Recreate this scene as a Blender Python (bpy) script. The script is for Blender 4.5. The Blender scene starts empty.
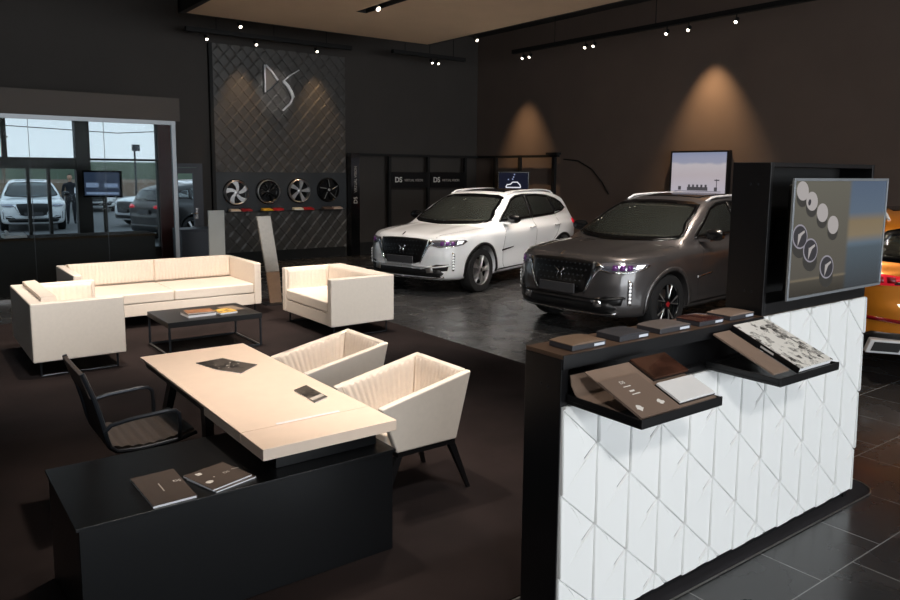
import bpy, bmesh, math, random
import numpy as np
from mathutils import Vector, Matrix, Euler
random.seed(7)
PI = math.pi
S = bpy.context.scene
COL = S.collection
R = math.radians

# ------------------------------------------------------------------ materials
def nodes_mat(name):
    m = bpy.data.materials.new(name); m.use_nodes = True
    return m, m.node_tree, m.node_tree.nodes['Principled BSDF']

def srgb(r, g, b):
    f = lambda c: (c/255/12.92) if c/255 <= .04045 else ((c/255+.055)/1.055)**2.4
    return (f(r), f(g), f(b), 1)

def mat(name, col, rough=.5, metal=0., coat=0., emis=None, es=0., noise=None, bump=None, spec=None, two=None):
    """procedural principled material; noise=(scale, amount) varies the colour, bump=(scale, strength)"""
    m, nt, p = nodes_mat(name)
    p.inputs['Base Color'].default_value = col
    p.inputs['Roughness'].default_value = rough
    p.inputs['Metallic'].default_value = metal
    p.inputs['Coat Weight'].default_value = coat
    p.inputs['Coat Roughness'].default_value = .04
    if spec is not None: p.inputs['Specular IOR Level'].default_value = spec
    if emis:
        p.inputs['Emission Color'].default_value = emis; p.inputs['Emission Strength'].default_value = es
    tc = nt.nodes.new('ShaderNodeTexCoord')
    if noise:
        n = nt.nodes.new('ShaderNodeTexNoise'); n.inputs['Scale'].default_value = noise[0]; n.inputs['Detail'].default_value = 4
        nt.links.new(tc.outputs['Object'], n.inputs['Vector'])
        r = nt.nodes.new('ShaderNodeValToRGB')
        a = noise[1]
        c2 = two or tuple(min(1, c*(1+a)) for c in col[:3]) + (1,)
        r.color_ramp.elements[0].position = .3; r.color_ramp.elements[1].position = .7
        r.color_ramp.elements[0].color = tuple(c*(1-a) for c in col[:3]) + (1,) if not two else col
        r.color_ramp.elements[1].color = c2
        nt.links.new(n.outputs['Fac'], r.inputs['Fac']); nt.links.new(r.outputs['Color'], p.inputs['Base Color'])
    if bump:
        n2 = nt.nodes.new('ShaderNodeTexNoise'); n2.inputs['Scale'].default_value = bump[0]; n2.inputs['Detail'].default_value = 3
        nt.links.new(tc.outputs['Object'], n2.inputs['Vector'])
        b = nt.nodes.new('ShaderNodeBump'); b.inputs['Strength'].default_value = bump[1]; b.inputs['Distance'].default_value = .01
        nt.links.new(n2.outputs['Fac'], b.inputs['Height']); nt.links.new(b.outputs['Normal'], p.inputs['Normal'])
    return m

def glass_mat(name, tint, refl=.08, rough=.0, gain=1.):
    m, nt, p = nodes_mat(name)
    nt.nodes.remove(p)
    out = [n for n in nt.nodes if n.type == 'OUTPUT_MATERIAL'][0]
    t = nt.nodes.new('ShaderNodeBsdfTransparent'); t.inputs['Color'].default_value = tint
    g = nt.nodes.new('ShaderNodeBsdfGlossy'); g.inputs['Roughness'].default_value = rough; g.inputs['Color'].default_value = (.9, .93, .95, 1)
    lw = nt.nodes.new('ShaderNodeFresnel'); lw.inputs['IOR'].default_value = 1.0 + refl*6
    mx = nt.nodes.new('ShaderNodeMixShader')
    mg = nt.nodes.new('ShaderNodeMath'); mg.operation = 'MULTIPLY'; mg.inputs[1].default_value = gain
    nt.links.new(lw.outputs['Fac'], mg.inputs[0]); nt.links.new(mg.outputs[0], mx.inputs['Fac']); nt.links.new(t.outputs[0], mx.inputs[1]); nt.links.new(g.outputs[0], mx.inputs[2])
    nt.links.new(mx.outputs[0], out.inputs['Surface'])
    return m

M = {}
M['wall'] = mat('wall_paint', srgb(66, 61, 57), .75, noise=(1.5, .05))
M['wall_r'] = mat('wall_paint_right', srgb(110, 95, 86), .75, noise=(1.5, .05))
M['ceil'] = mat('ceiling_black', srgb(34, 33, 32), .8)
M['raft'] = mat('raft_beige', srgb(205, 180, 152), .8, noise=(2, .03))
M['black'] = mat('black_satin', srgb(15, 15, 17), .38, noise=(6, .08))
M['black_gloss'] = mat('black_gloss', srgb(14, 15, 17), .2, coat=.3)
M['black_matte'] = mat('black_matte', srgb(13, 13, 13), .65)
M['chest'] = mat('chest_black', srgb(15, 16, 18), .33, noise=(8, .05))
M['steel_dark'] = mat('steel_dark', srgb(52, 56, 62), .35, metal=.6)
M['leather'] = mat('cream_leather', srgb(238, 227, 214), .5, noise=(30, .02), bump=(180, .06))
M['leather_in'] = mat('cream_leather_quilted', srgb(234, 221, 207), .55, noise=(30, .03), bump=(180, .06))
M['desk'] = mat('desk_cream', srgb(240, 219, 200), .42, noise=(12, .02))
M['white_panel'] = mat('white_relief', srgb(243, 244, 243), .55)
M['carpet'] = mat('carpet_brown', srgb(31, 26, 26), .95, noise=(1.1, .3), two=srgb(50, 42, 41), bump=(400, .5), spec=.1)
M['mat_floor'] = mat('mat_charcoal', srgb(50, 48, 52), .8, bump=(300, .3))
M['chrome'] = mat('chrome', (.8, .8, .82, 1), .12, metal=1)
M['alu'] = mat('brushed_alu', (.62, .62, .62, 1), .35, metal=1, noise=(40, .08))
M['rubber'] = mat('rubber', srgb(22, 22, 23), .75)
M['taupe'] = mat('taupe_leather', srgb(140, 120, 106), .42, noise=(20, .05), bump=(200, .05))
M['tan'] = mat('tan_leather', srgb(120, 98, 80), .4, noise=(20, .08), bump=(200, .05))
M['darkgrey_l'] = mat('charcoal_leather', srgb(58, 58, 62), .35, noise=(20, .08), bump=(200, .05))
M['greybrown_l'] = mat('greybrown_leather', srgb(96, 88, 84), .38, noise=(20, .08), bump=(200, .05))
M['oxblood'] = mat('oxblood_gloss', srgb(70, 36, 32), .15, coat=.6, noise=(14, .3))
M['paper'] = mat('paper_white', srgb(240, 240, 242), .6)
M['label'] = mat('label_silver', srgb(205, 212, 222), .35)
M['brown_cover'] = mat('brown_cover', srgb(84, 73, 66), .42, noise=(10, .05))
M['print_white'] = mat('print_white', srgb(232, 228, 222), .6)
M['print_grey'] = mat('print_grey', srgb(190, 184, 176), .6)
M['topbrown'] = mat('counter_top_brown', srgb(92, 72, 58), .3, noise=(5, .06))
M['copper'] = mat('copper_tile', srgb(66, 40, 30), .12, coat=.8, noise=(9, .6))
M['marble'] = mat('white_tile', srgb(240, 240, 240), .25, noise=(6, .02))
M['grey_cab'] = mat('blue_grey_cabinet', srgb(66, 70, 80), .5)
M['silver_frame'] = mat('silver_frame', srgb(150, 155, 160), .4, metal=.5)
M['dark_frame'] = mat('dark_frame', srgb(15, 14, 14), .6)
M['pane'] = glass_mat('window_pane', (.92, .94, .95, 1), .02, gain=.5)
M['pane_in'] = glass_mat('partition_pane', (.90, .92, .92, 1), .02, gain=.4)
M['car_glass'] = glass_mat('car_glass', (.78, .80, .78, 1), .09)
def paint_sheen(m, col, k):
    nt = m.node_tree; out = [n for n in nt.nodes if n.type == 'OUTPUT_MATERIAL'][0]; src = out.inputs['Surface'].links[0].from_socket
    d = nt.nodes.new('ShaderNodeBsdfDiffuse'); d.inputs['Color'].default_value = col
    mx = nt.nodes.new('ShaderNodeMixShader'); mx.inputs['Fac'].default_value = k
    nt.links.new(src, mx.inputs[1]); nt.links.new(d.outputs[0], mx.inputs[2]); nt.links.new(mx.outputs[0], out.inputs['Surface'])
paint_sheen(M['car_glass'], srgb(168, 172, 164), .024)  # grey diffuse mixed into the glass, standing in for reflections
M['bulb'] = mat('lamp_lens', (1, .9, .75, 1), .4, emis=(1, .88, .72, 1), es=7)
M['red_panel'] = mat('dark_red', srgb(66, 14, 14), .7)
M['asphalt'] = mat('asphalt', srgb(95, 95, 96), .9, noise=(2, .1))
M['grass'] = mat('grass', srgb(84, 96, 80), .9, noise=(.6, .15))
M['field'] = mat('field_brown', srgb(110, 92, 76), .9, noise=(.4, .15))
M['skin'] = mat('skin', srgb(196, 152, 126), .55)
M['cloth_dark'] = mat('dark_clothes', srgb(34, 34, 40), .85)
M['hair'] = mat('hair_dark', srgb(32, 25, 22), .7)

def floor_mat():
    m, nt, p = nodes_mat('floor_tiles')
    geo = nt.nodes.new('ShaderNodeNewGeometry')
    mp = nt.nodes.new('ShaderNodeMapping'); mp.inputs['Location'].default_value = (-.125+6.1, -.27+6.76, 0)
    br = nt.nodes.new('ShaderNodeTexBrick')
    br.inputs['Scale'].default_value = 1; br.inputs['Mortar Size'].default_value = .0035; br.inputs['Mortar Smooth'].default_value = .3
    br.inputs['Brick Width'].default_value = .61; br.inputs['Row Height'].default_value = .676
    br.inputs['Color1'].default_value = srgb(52, 52, 53); br.inputs['Color2'].default_value = srgb(60, 60, 60); br.inputs['Mortar'].default_value = srgb(150, 150, 148)
    nt.links.new(geo.outputs['Position'], mp.inputs['Vector']); nt.links.new(mp.outputs[0], br.inputs['Vector'])
    n = nt.nodes.new('ShaderNodeTexNoise'); n.inputs['Scale'].default_value = 3; n.inputs['Detail'].default_value = 6
    nt.links.new(geo.outputs['Position'], n.inputs['Vector'])
    mx = nt.nodes.new('ShaderNodeMix'); mx.data_type = 'RGBA'; mx.blend_type = 'OVERLAY'; mx.inputs['Factor'].default_value = .25
    nt.links.new(br.outputs['Color'], mx.inputs['A']); nt.links.new(n.outputs['Color'], mx.inputs['B'])
    bw = nt.nodes.new('ShaderNodeRGBToBW'); cc = nt.nodes.new('ShaderNodeMix'); cc.data_type = 'RGBA'
    nt.links.new(br.outputs['Color'], p.inputs['Base Color'])
    mr = nt.nodes.new('ShaderNodeMapRange'); mr.inputs['From Min'].default_value = .3; mr.inputs['From Max'].default_value = .7
    mr.inputs['To Min'].default_value = .2; mr.inputs['To Max'].default_value = .32
    nt.links.new(n.outputs['Fac'], mr.inputs['Value']); nt.links.new(mr.outputs[0], p.inputs['Roughness'])
    return m
M['floor'] = floor_mat()

def photo_cover(name, scale, cols):
    """black-and-white printed cover: voronoi blocks of grey"""
    m, nt, p = nodes_mat(name)
    tc = nt.nodes.new('ShaderNodeTexCoord')
    v = nt.nodes.new('ShaderNodeTexVoronoi'); v.inputs['Scale'].default_value = scale; v.distance = 'CHEBYCHEV'
    n = nt.nodes.new('ShaderNodeTexNoise'); n.inputs['Scale'].default_value = scale*2.2; n.inputs['Detail'].default_value = 5
    nt.links.new(tc.outputs['Object'], v.inputs['Vector']); nt.links.new(tc.outputs['Object'], n.inputs['Vector'])
    bw = nt.nodes.new('ShaderNodeRGBToBW'); nt.links.new(v.outputs['Color'], bw.inputs[0])
    ad = nt.nodes.new('ShaderNodeMath'); ad.operation = 'ADD'; nt.links.new(bw.outputs[0], ad.inputs[0]); nt.links.new(n.outputs['Fac'], ad.inputs[1])
    r = nt.nodes.new('ShaderNodeValToRGB'); r.color_ramp.interpolation = 'LINEAR'
    r.color_ramp.elements[0].position = .62; r.color_ramp.elements[0].color = cols[0]
    r.color_ramp.elements[1].position = 1.0; r.color_ramp.elements[1].color = cols[1]
    hf = nt.nodes.new('ShaderNodeMath'); hf.operation = 'MULTIPLY'; hf.inputs[1].default_value = 1.0
    nt.links.new(ad.outputs[0], hf.inputs[0]); nt.links.new(hf.outputs[0], r.inputs['Fac'])
    nt.links.new(r.outputs['Color'], p.inputs['Base Color']); p.inputs['Roughness'].default_value = .35
    return m
M['bw_cover'] = photo_cover('bw_photo_cover', 34, (srgb(52, 48, 44), srgb(240, 238, 232)))
M['color_cover'] = photo_cover('colour_photo_cover', 16, (srgb(70, 44, 24), srgb(214, 170, 70)))
M['dark_cover'] = photo_cover('dark_photo_cover', 14, (srgb(36, 33, 31), srgb(92, 86, 80)))

# ------------------------------------------------------------------ mesh helpers
class G:
    def __init__(s): s.bm = bmesh.new()
    def f(s, pts, mi=0):
        vs = [s.bm.verts.new(p) for p in pts]
        fc = s.bm.faces.new(vs); fc.material_index = mi; return fc
    def hexa(s, b, t, mi=0):
        v = [s.bm.verts.new(p) for p in list(b)+list(t)]
        for q in ((3, 2, 1, 0), (4, 5, 6, 7), (0, 1, 5, 4), (1, 2, 6, 5), (2, 3, 7, 6), (3, 0, 4, 7)):
            s.bm.faces.new([v[i] for i in q]).material_index = mi
        return s
    def box(s, x0, x1, y0, y1, z0, z1, mi=0):
        return s.hexa([(x0, y0, z0), (x1, y0, z0), (x1, y1, z0), (x0, y1, z0)], [(x0, y0, z1), (x1, y0, z1), (x1, y1, z1), (x0, y1, z1)], mi)
    def prism(s, poly, h0, h1, mtx=None, mi=0):
        mtx = mtx or Matrix()
        a = [s.bm.verts.new(mtx @ Vector((p[0], p[1], h0))) for p in poly]
        b = [s.bm.verts.new(mtx @ Vector((p[0], p[1], h1))) for p in poly]
        n = len(poly)
        s.bm.faces.new(a[::-1]).material_index = mi; s.bm.faces.new(b).material_index = mi
        for i in range(n): s.bm.faces.new([a[i], a[(i+1) % n], b[(i+1) % n], b[i]]).material_index = mi
        return s
    def tube(s, pts, r, seg=8, mi=0, closed=False):
        pts = [Vector(p) for p in pts]; n = len(pts)
        rr = r if isinstance(r, (list, tuple)) else [r]*n
        rings = []; up = None
        for i, p in enumerate(pts):
            if closed: d = (pts[(i+1) % n]-pts[i-1]).normalized()
            elif i == 0: d = (pts[1]-p).normalized()
            elif i == n-1: d = (p-pts[-2]).normalized()
            else: d = ((pts[i+1]-p).normalized()+(p-pts[i-1]).normalized()).normalized()
            if up is None: up = Vector((0, 0, 1)) if abs(d.z) < .9 else Vector((1, 0, 0))
            up = (up-d*up.dot(d)).normalized(); sd = d.cross(up)
            rings.append([s.bm.verts.new(p+(up*math.cos(2*PI*k/seg)+sd*math.sin(2*PI*k/seg))*rr[i]) for k in range(seg)])
        m = n if closed else n-1
        for i in range(m):
            a, b = rings[i], rings[(i+1) % n]
            for k in range(seg): s.bm.faces.new([a[k], a[(k+1) % seg], b[(k+1) % seg], b[k]]).material_index = mi
        if not closed:
            s.bm.faces.new(rings[0][::-1]).material_index = mi; s.bm.faces.new(rings[-1]).material_index = mi
        return s
    def lathe(s, prof, mtx=None, seg=32, mi=0, close=True):
        mtx = mtx or Matrix(); rings = []
        for (r, h) in prof:
            if r < 1e-6: rings.append([s.bm.verts.new(mtx @ Vector((0, 0, h)))])
            else: rings.append([s.bm.verts.new(mtx @ Vector((r*math.cos(2*PI*k/seg), r*math.sin(2*PI*k/seg), h))) for k in range(seg)])
        for a, b in zip(rings[:-1], rings[1:]):
            for k in range(seg):
                k2 = (k+1) % seg
                if len(a) == 1 and len(b) == 1: continue
                q = [a[0], b[k2], b[k]] if len(a) == 1 else ([a[k], a[k2], b[0]] if len(b) == 1 else [a[k], a[k2], b[k2], b[k]])
                s.bm.faces.new(q).material_index = mi
        return s
    def grid(s, fn, us, vs, mi=0):
        g = [[s.bm.verts.new(fn(u, v)) for v in vs] for u in us]
        for i in range(len(us)-1):
            for j in range(len(vs)-1):
                s.bm.faces.new([g[i][j], g[i+1][j], g[i+1][j+1], g[i][j+1]]).material_index = mi
        return g
    def slab(s, fn, back, us, vs, mi=0):
        """closed slab: front grid fn(u,v), back grid back(u,v), sides joined"""
        a = s.grid(fn, us, vs, mi); b = s.grid(back, us, vs, mi)
        ring = lambda g: [g[i][0] for i in range(len(us))]+[g[-1][j] for j in range(1, len(vs))]+[g[i][-1] for i in range(len(us)-2, -1, -1)]+[g[0][j] for j in range(len(vs)-2, 0, -1)]
        ra, rb = ring(a), ring(b); n = len(ra)
        for i in range(n): s.bm.faces.new([ra[i], ra[(i+1) % n], rb[(i+1) % n], rb[i]]).material_index = mi
        return s

def obj(name, g, mats, parent=None, loc=(0, 0, 0), rot=(0, 0, 0), bevel=0, seg=2, smooth=True, angle=35, recalc=True):
    bm = g.bm if isinstance(g, G) else g
    if recalc: bmesh.ops.recalc_face_normals(bm, faces=bm.faces)
    me = bpy.data.meshes.new(name); bm.to_mesh(me); bm.free()
    for m in (mats if isinstance(mats, (list, tuple)) else [mats]): me.materials.append(M[m] if isinstance(m, str) else m)
    if smooth and len(me.polygons):
        me.shade_smooth(); me.set_sharp_from_angle(angle=R(angle))
    o = bpy.data.objects.new(name, me); COL.objects.link(o)
    o.location = loc; o.rotation_euler = rot
    if parent: o.parent = parent
    if bevel:
        b = o.modifiers.new('bevel', 'BEVEL'); b.width = bevel; b.segments = seg; b.limit_method = 'ANGLE'; b.angle_limit = R(40); b.harden_normals = True
    return o

def tag(o, label, cat, group=None):
    o['label'] = label; o['category'] = cat
    if group: o['group'] = group
    return o
def thing(name, label, cat, loc=(0, 0, 0), rz=0, group=None):
    o = bpy.data.objects.new(name, None); COL.objects.link(o); o.empty_display_size = .1
    o.location = loc; o.rotation_euler = (0, 0, rz) if not isinstance(rz, (tuple, list)) else rz
    return tag(o, label, cat, group)
def struct(name, g, m, **k):
    o = obj(name, g, m, **k); o['kind'] = 'structure'; return o
def dup(o, parent=None):
    c = o.copy(); COL.objects.link(c)
    if parent: c.parent = parent
    for ch in list(o.children): dup(ch, c)
    return c
def lin(a, b, n): return [a+(b-a)*i/(n-1) for i in range(n)]

def text_part(name, body, size, m, parent, loc, rot, depth=.004, align='LEFT', extra=0, sx=1, bold=0):
    cu = bpy.data.curves.new(name, 'FONT'); cu.body = body; cu.size = size; cu.extrude = depth; cu.align_x = align; cu.space_character = 1+extra; cu.offset = bold
    t = bpy.data.objects.new('t', cu); COL.objects.link(t)
    dg = bpy.context.evaluated_depsgraph_get()
    me = bpy.data.meshes.new_from_object(t.evaluated_get(dg)); bpy.data.objects.remove(t); bpy.data.curves.remove(cu)
    me.materials.clear(); me.materials.append(M[m])
    o = bpy.data.objects.new(name, me); COL.objects.link(o); o.parent = parent; o.location = loc; o.rotation_euler = rot; o.scale = (sx, 1, 1)
    return o

# ------------------------------------------------------------------ setting
XR, YB = 12.2, 15.2
XL, YF = -4.0, -10.0
ZC = 5.3
struct('floor', G().box(XL, XR, YF, YB+.15, -.1, 0), 'floor', smooth=False)
struct('ceiling', G().box(XL, XR, YF, YB+.15, ZC, ZC+.1), 'ceil', smooth=False)
# back wall with the office glazing and the glass door
w = G()
w.box(XL, -2.5, YB, YB+.2, 0, ZC); w.box(-2.5, 4.28, YB, YB+.2, 3.0, ZC); w.box(-2.5, 4.28, YB, YB+.2, 0, .35)
w.box(4.28, 4.42, YB, YB+.2, 0, ZC); w.box(4.42, 5.08, YB, YB+.2, 2.06, ZC); w.box(5.08, XR+.2, YB, YB+.2, 0, ZC)
struct('wall_back', w, 'wall', smooth=False)
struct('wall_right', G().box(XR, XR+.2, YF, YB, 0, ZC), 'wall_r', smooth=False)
struct('wall_left', G().box(XL-.2, XL, YF, YB, 0, ZC), 'wall', smooth=False)
w = G()
w.box(XL, XR, YF-.2, YF, 4.3, ZC); w.box(XL, XL+.8, YF-.2, YF, 0, 4.3); w.box(XR-.8, XR, YF-.2, YF, 0, 4.3); w.box(XL+.8, XR-.8, YF-.2, YF, 0, .12)
struct('wall_front', w, 'wall', smooth=False)
w = G()
for i in range(1, 8): x = XL+.8+i*(XR-XL-1.6)/8; w.box(x-.035, x+.035, YF-.16, YF-.06, .12, 4.3)
w.box(XL+.8, XR-.8, YF-.15, YF-.07, 2.3, 2.37)
struct('window_1', w, 'dark_frame', smooth=False)
struct('baseboard_back', G().box(8.5, XR, YB-.02, YB, 0, .28), 'black_matte', smooth=False)
struct('baseboard_right', G().box(XR-.02, XR, YF, YB-.02, 0, .2), 'black_matte', smooth=False)
# office windows in the back wall
w = G()
for x in (-2.5, -.9, .75): w.box(x, x+.08, YB-.02, YB+.1, .35, 3.0)
w.box(1.60, 1.68, YB-.02, YB+.1, 2.13, 3.0); w.box(1.95, 2.0, YB-.02, YB+.1, .35, 1.93); w.box(2.28, 2.33, YB-.02, YB+.1, .35, 1.93)
w.box(2.93-.18, 2.93+.06, YB-.12, YB+.1, .35, 3.0)
w.box(4.20, 4.28, YB-.02, YB+.1, .35, 3.0); w.box(-2.5, 4.28, YB-.02, YB+.1, .35, .43); w.box(-2.5, 4.28, YB-.02, YB+.1, 2.92, 3.0)
w.box(-2.5, 2.75, YB-.06, YB+.06, 1.93, 2.13); w.box(2.99, 4.20, YB-.03, YB+.05, 2.09, 2.13)
wf = struct('window_2', w, 'dark_frame', smooth=False)
obj('window_pane', G().box(-2.42, 4.20, YB+.06, YB+.07, .43, 2.92), 'pane', wf, smooth=False)
# glass back door
d = G()
d.box(4.42, 4.48, YB-.03, YB+.08, 0, 2.06); d.box(5.0, 5.08, YB-.03, YB+.08, 0, 2.06); d.box(4.48, 5.0, YB-.03, YB+.08, 1.98, 2.06)
dr = struct('door_1', d, 'grey_cab', smooth=False)
l = G(); l.box(4.485, 4.58, YB-.05, YB, .02, 1.975); l.box(4.88, 4.995, YB-.05, YB, .02, 1.975); l.box(4.58, 4.88, YB-.05, YB, 1.86, 1.975); l.box(4.58, 4.88, YB-.05, YB, .02, .3)
obj('door_leaf', l, 'grey_cab', dr, smooth=False)
obj('door_pane', G().box(4.58, 4.88, YB-.03, YB-.02, .3, 1.86), 'pane', dr, smooth=False)
h = G(); h.tube([(4.93, YB-.055, 1.06), (4.93, YB-.11, 1.06), (4.80, YB-.11, 1.06)], .012); h.box(4.905, 4.955, YB-.062, YB-.05, .95, 1.17)
obj('door_handle', h, 'chrome', dr)

# ceiling raft with a recessed slot
g = G()
g.box(3.95, 8.6, 12.0, 12.3, 4.4, 4.55); g.box(3.95, 6.0, -3, 10.55, 4.4, 4.55); g.box(6.2, 8.6, -3, 10.55, 4.4, 4.55); g.box(3.95, 8.6, 10.55, 12.0, 4.4, 4.55)
o = struct('ceiling_panel', g, 'raft', smooth=False)
s_ = G(); s_.box(6.0, 6.2, -3, 10.55, 4.52, 4.55); s_.box(6.0005, 6.012, -3, 10.54, 4.405, 4.5195); s_.box(6.188, 6.1995, -3, 10.54, 4.405, 4.5195); s_.box(6.0005, 6.1995, 10.5401, 10.5495, 4.405, 4.5195)
obj('light_slot', s_, 'black_matte', o, smooth=False)
s_ = G(); s_.box(3.85, 3.948, -3, 12.4, 4.40, 4.62); s_.box(3.85, 8.7, 12.302, 12.4, 4.41, 4.62); s_.box(8.602, 8.7, -3, 12.302, 4.41, 4.62)
obj('panel_edge', s_, 'black_matte', o, smooth=False)

# carpet and the counter mat (rounded end with a metal edging)
cp = obj('carpet', G().prism([(-3.6, .5), (1.93, .5), (1.93, 2.38), (5.06, 2.38), (5.06, 10.64), (-3.6, 10.64)], .001, .010), 'carpet', smooth=False)
tag(cp, 'large dark brown carpet under the lounge sofas and the desk', 'carpet')
def stadium(x0, x1, y0, y1, r, n=10):
    p = [(x0, y0), (x1-r, y0)]
    p += [(x1-r+r*math.sin(t), y0+r-r*math.cos(t)) for t in lin(0, PI/2, n)][1:]
    p += [(x1-r+r*math.cos(t), y1-r+r*math.sin(t)) for t in lin(0, PI/2, n)]
    return p+[(x0, y1)]
fm = thing('floor_mat', 'charcoal floor strip with rounded end along the white counter foot', 'mat', (0, 0, 0))
obj('mat_surface', G().prism(stadium(1.94, 4.84, 1.945, 2.37, .17), .0012, .006), 'mat_floor', fm, smooth=False)
ed = [(x, y, .006) for x, y in stadium(1.94, 4.84, 1.945, 2.37, .17)]
obj('metal_edging', G().tube(ed, .0045, 6), 'alu', fm)

# ------------------------------------------------------------------ display counter
ct = thing('display_counter', 'long black counter with white relief front and two open trays', 'counter', (0, 0, 0))
YC = 2.008
g = G()
g.box(2.05, 2.09, YC, 2.215, .0065, 1.225)            # end panel
g.box(4.51, 4.545, YC+.01, 2.215, .0065, 1.225)
g.box(2.09, 4.51, 2.18, 2.215, .0065, 1.225)          # rear panel
g.box(2.09, 4.51, YC+.02, 2.18, .0065, .05)
g.box(2.09, 4.51, YC+.012, 2.18, 1.03, 1.06)
g.box(2.09, 4.51, YC+.05, 2.18, 1.06, 1.2)
obj('counter_body', g, 'black', ct, smooth=False, bevel=.002)
obj('counter_top', G().box(2.05, 4.545, YC-.004, 2.215, 1.225, 1.243), ['topbrown'], ct, smooth=False, bevel=.002)
obj('front_rail', G().box(2.05, 3.46, YC-.012, YC-.0045, 1.185, 1.2425), 'black', ct, smooth=False, bevel=.002)
for x in (2.0499,):
    obj('screw_cover', G().tube([(2.05, 2.08, 1.10), (2.047, 2.08, 1.10)], .006, 12), 'steel_dark', ct)
    obj('screw_cover', G().tube([(2.05, 2.12, 1.105), (2.047, 2.12, 1.105)], .006, 12), 'steel_dark', ct)
# relief front
def clip(poly, ax, c, keep_less):
    o = []
    for i in range(len(poly)):
        a, b = poly[i-1], poly[i]
        ia = (a[ax] <= c) == keep_less or a[ax] == c; ib = (b[ax] <= c) == keep_less or b[ax] == c
        if ia != ib:
            t = (c-a[ax])/(b[ax]-a[ax]); o.append((a[0]+(b[0]-a[0])*t, a[1]+(b[1]-a[1])*t))
        if ib: o.append(b)
    q = []
    for p in o:
        if not q or (abs(p[0]-q[-1][0])+abs(p[1]-q[-1][1])) > 1e-4: q.append(p)
    if len(q) > 1 and abs(q[0][0]-q[-1][0])+abs(q[0][1]-q[-1][1]) < 1e-4: q.pop()
    return q
def area2(p): return abs(sum(p[i-1][0]*p[i][1]-p[i][0]*p[i-1][1] for i in range(len(p))))/2
W2, H2 = .2075, .177
ARC = [(.0, 1.0), (.20, .79), (.36, .58), (.50, .36), (.60, .14), (.635, -.06), (.63, -.22), (.60, -.40)]
g = G()
FR = Matrix(((1, 0, 0, 0), (0, 0, -1, YC), (0, 1, 0, 0), (0, 0, 0, 1)))
def piece(poly, hf):
    """facet with its own height function; closed prism, edges chamfered"""
    for cut in ((0, 2.0535, False), (0, 4.5475, True), (1, .057, False), (1, 1.2415, True)):
        poly = clip(poly, cut[0], cut[1], cut[2])
        if len(poly) < 3: return
    xs_ = [p[0] for p in poly]
    parts = [poly]
    if max(p[1] for p in poly) > 1.036 and min(xs_) < 3.44:
        parts = [clip(poly, 1, 1.0345, True), clip(clip(poly, 0, 3.441, False), 1, 1.0345, False)]
    for q in parts:
        if len(q) < 3 or area2(q) < 2e-5: continue
        cx = sum(p[0] for p in q)/len(q); cy = sum(p[1] for p in q)/len(q)
        vb = [g.bm.verts.new(FR @ Vector((a, b, -.004))) for a, b in q]
        vt = [g.bm.verts.new(FR @ Vector((a, b, hf(a, b)-.0055))) for a, b in q]
        ins = []
        for a, b in q:
            L = math.hypot(cx-a, cy-b); k = min(.4, .0065/max(L, 1e-6)); ins.append((a+(cx-a)*k, b+(cy-b)*k))
        vi = [g.bm.verts.new(FR @ Vector((a, b, hf(a, b)))) for a, b in ins]
        n = len(q)
        for m in range(n):
            m2 = (m+1) % n
            g.bm.faces.new([vb[m], vb[m2], vt[m2], vt[m]]); g.bm.faces.new([vt[m], vt[m2], vi[m2], vi[m]])
        g.bm.faces.new(vi); g.bm.faces.new(vb[::-1])
for k in range(-1, 13):
    for n in range(-2, 6):
        x0 = 2.052+k*W2; x1 = x0+W2; e = .0007
        za = (.317 if (k+1) % 2 == 0 else .317-H2)+2*H2*n      # apex level of the triangles pointing right (at x1)
        P_ = lambda u, t: (x0+e+(W2-2*e)*u, za+H2*t)
        sl = lambda u, b0, b1: b0+(b1-b0)*u
        d_ = .009
        lo = [P_(0, -1+d_)]+[P_(0, 1-d_)]+[P_(u, t-d_) for u, t in ARC[1:-1]]+[P_(.60, -.40+d_)]
        piece(lo, lambda a, b: .0200-.004*(a-x0)/W2-.005*(b-za)/H2)
        hi = [P_(u+.014, t) for u, t in ARC[1:-1]][::-1]+[P_(.155, .84-d_)]+[P_(1, 0)]+[P_(.615, -.385+d_)]
        hi = [P_(.06, .94-d_), P_(1, 0), P_(.608, -.392+d_)]+[P_(u+.014, t) for u, t in ARC[1:-1]][::-1]
        piece(hi, lambda a, b: .0062+.003*(a-x0)/W2+.005*(b-za)/H2)
        piece([P_(1, -1+d_+1-1), P_(1, -1+d_), P_(1, 0-d_)] if False else [P_(0, -1-d_*.6), P_(1, -2+d_), P_(1, -d_*1.4)], lambda a, b: .0125+.004*(x1-a)/W2)
obj('relief_panel', g, 'white_panel', ct, smooth=False)
q = G(); q.box(2.053, 3.441, YC-.0035, YC+.009, .056, 1.0345); q.box(3.4412, 4.548, YC-.0035, YC+.009, .056, 1.2418)
obj('panel_back', q, mat('panel_joint', srgb(130, 132, 134), .7), ct, smooth=False)
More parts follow.
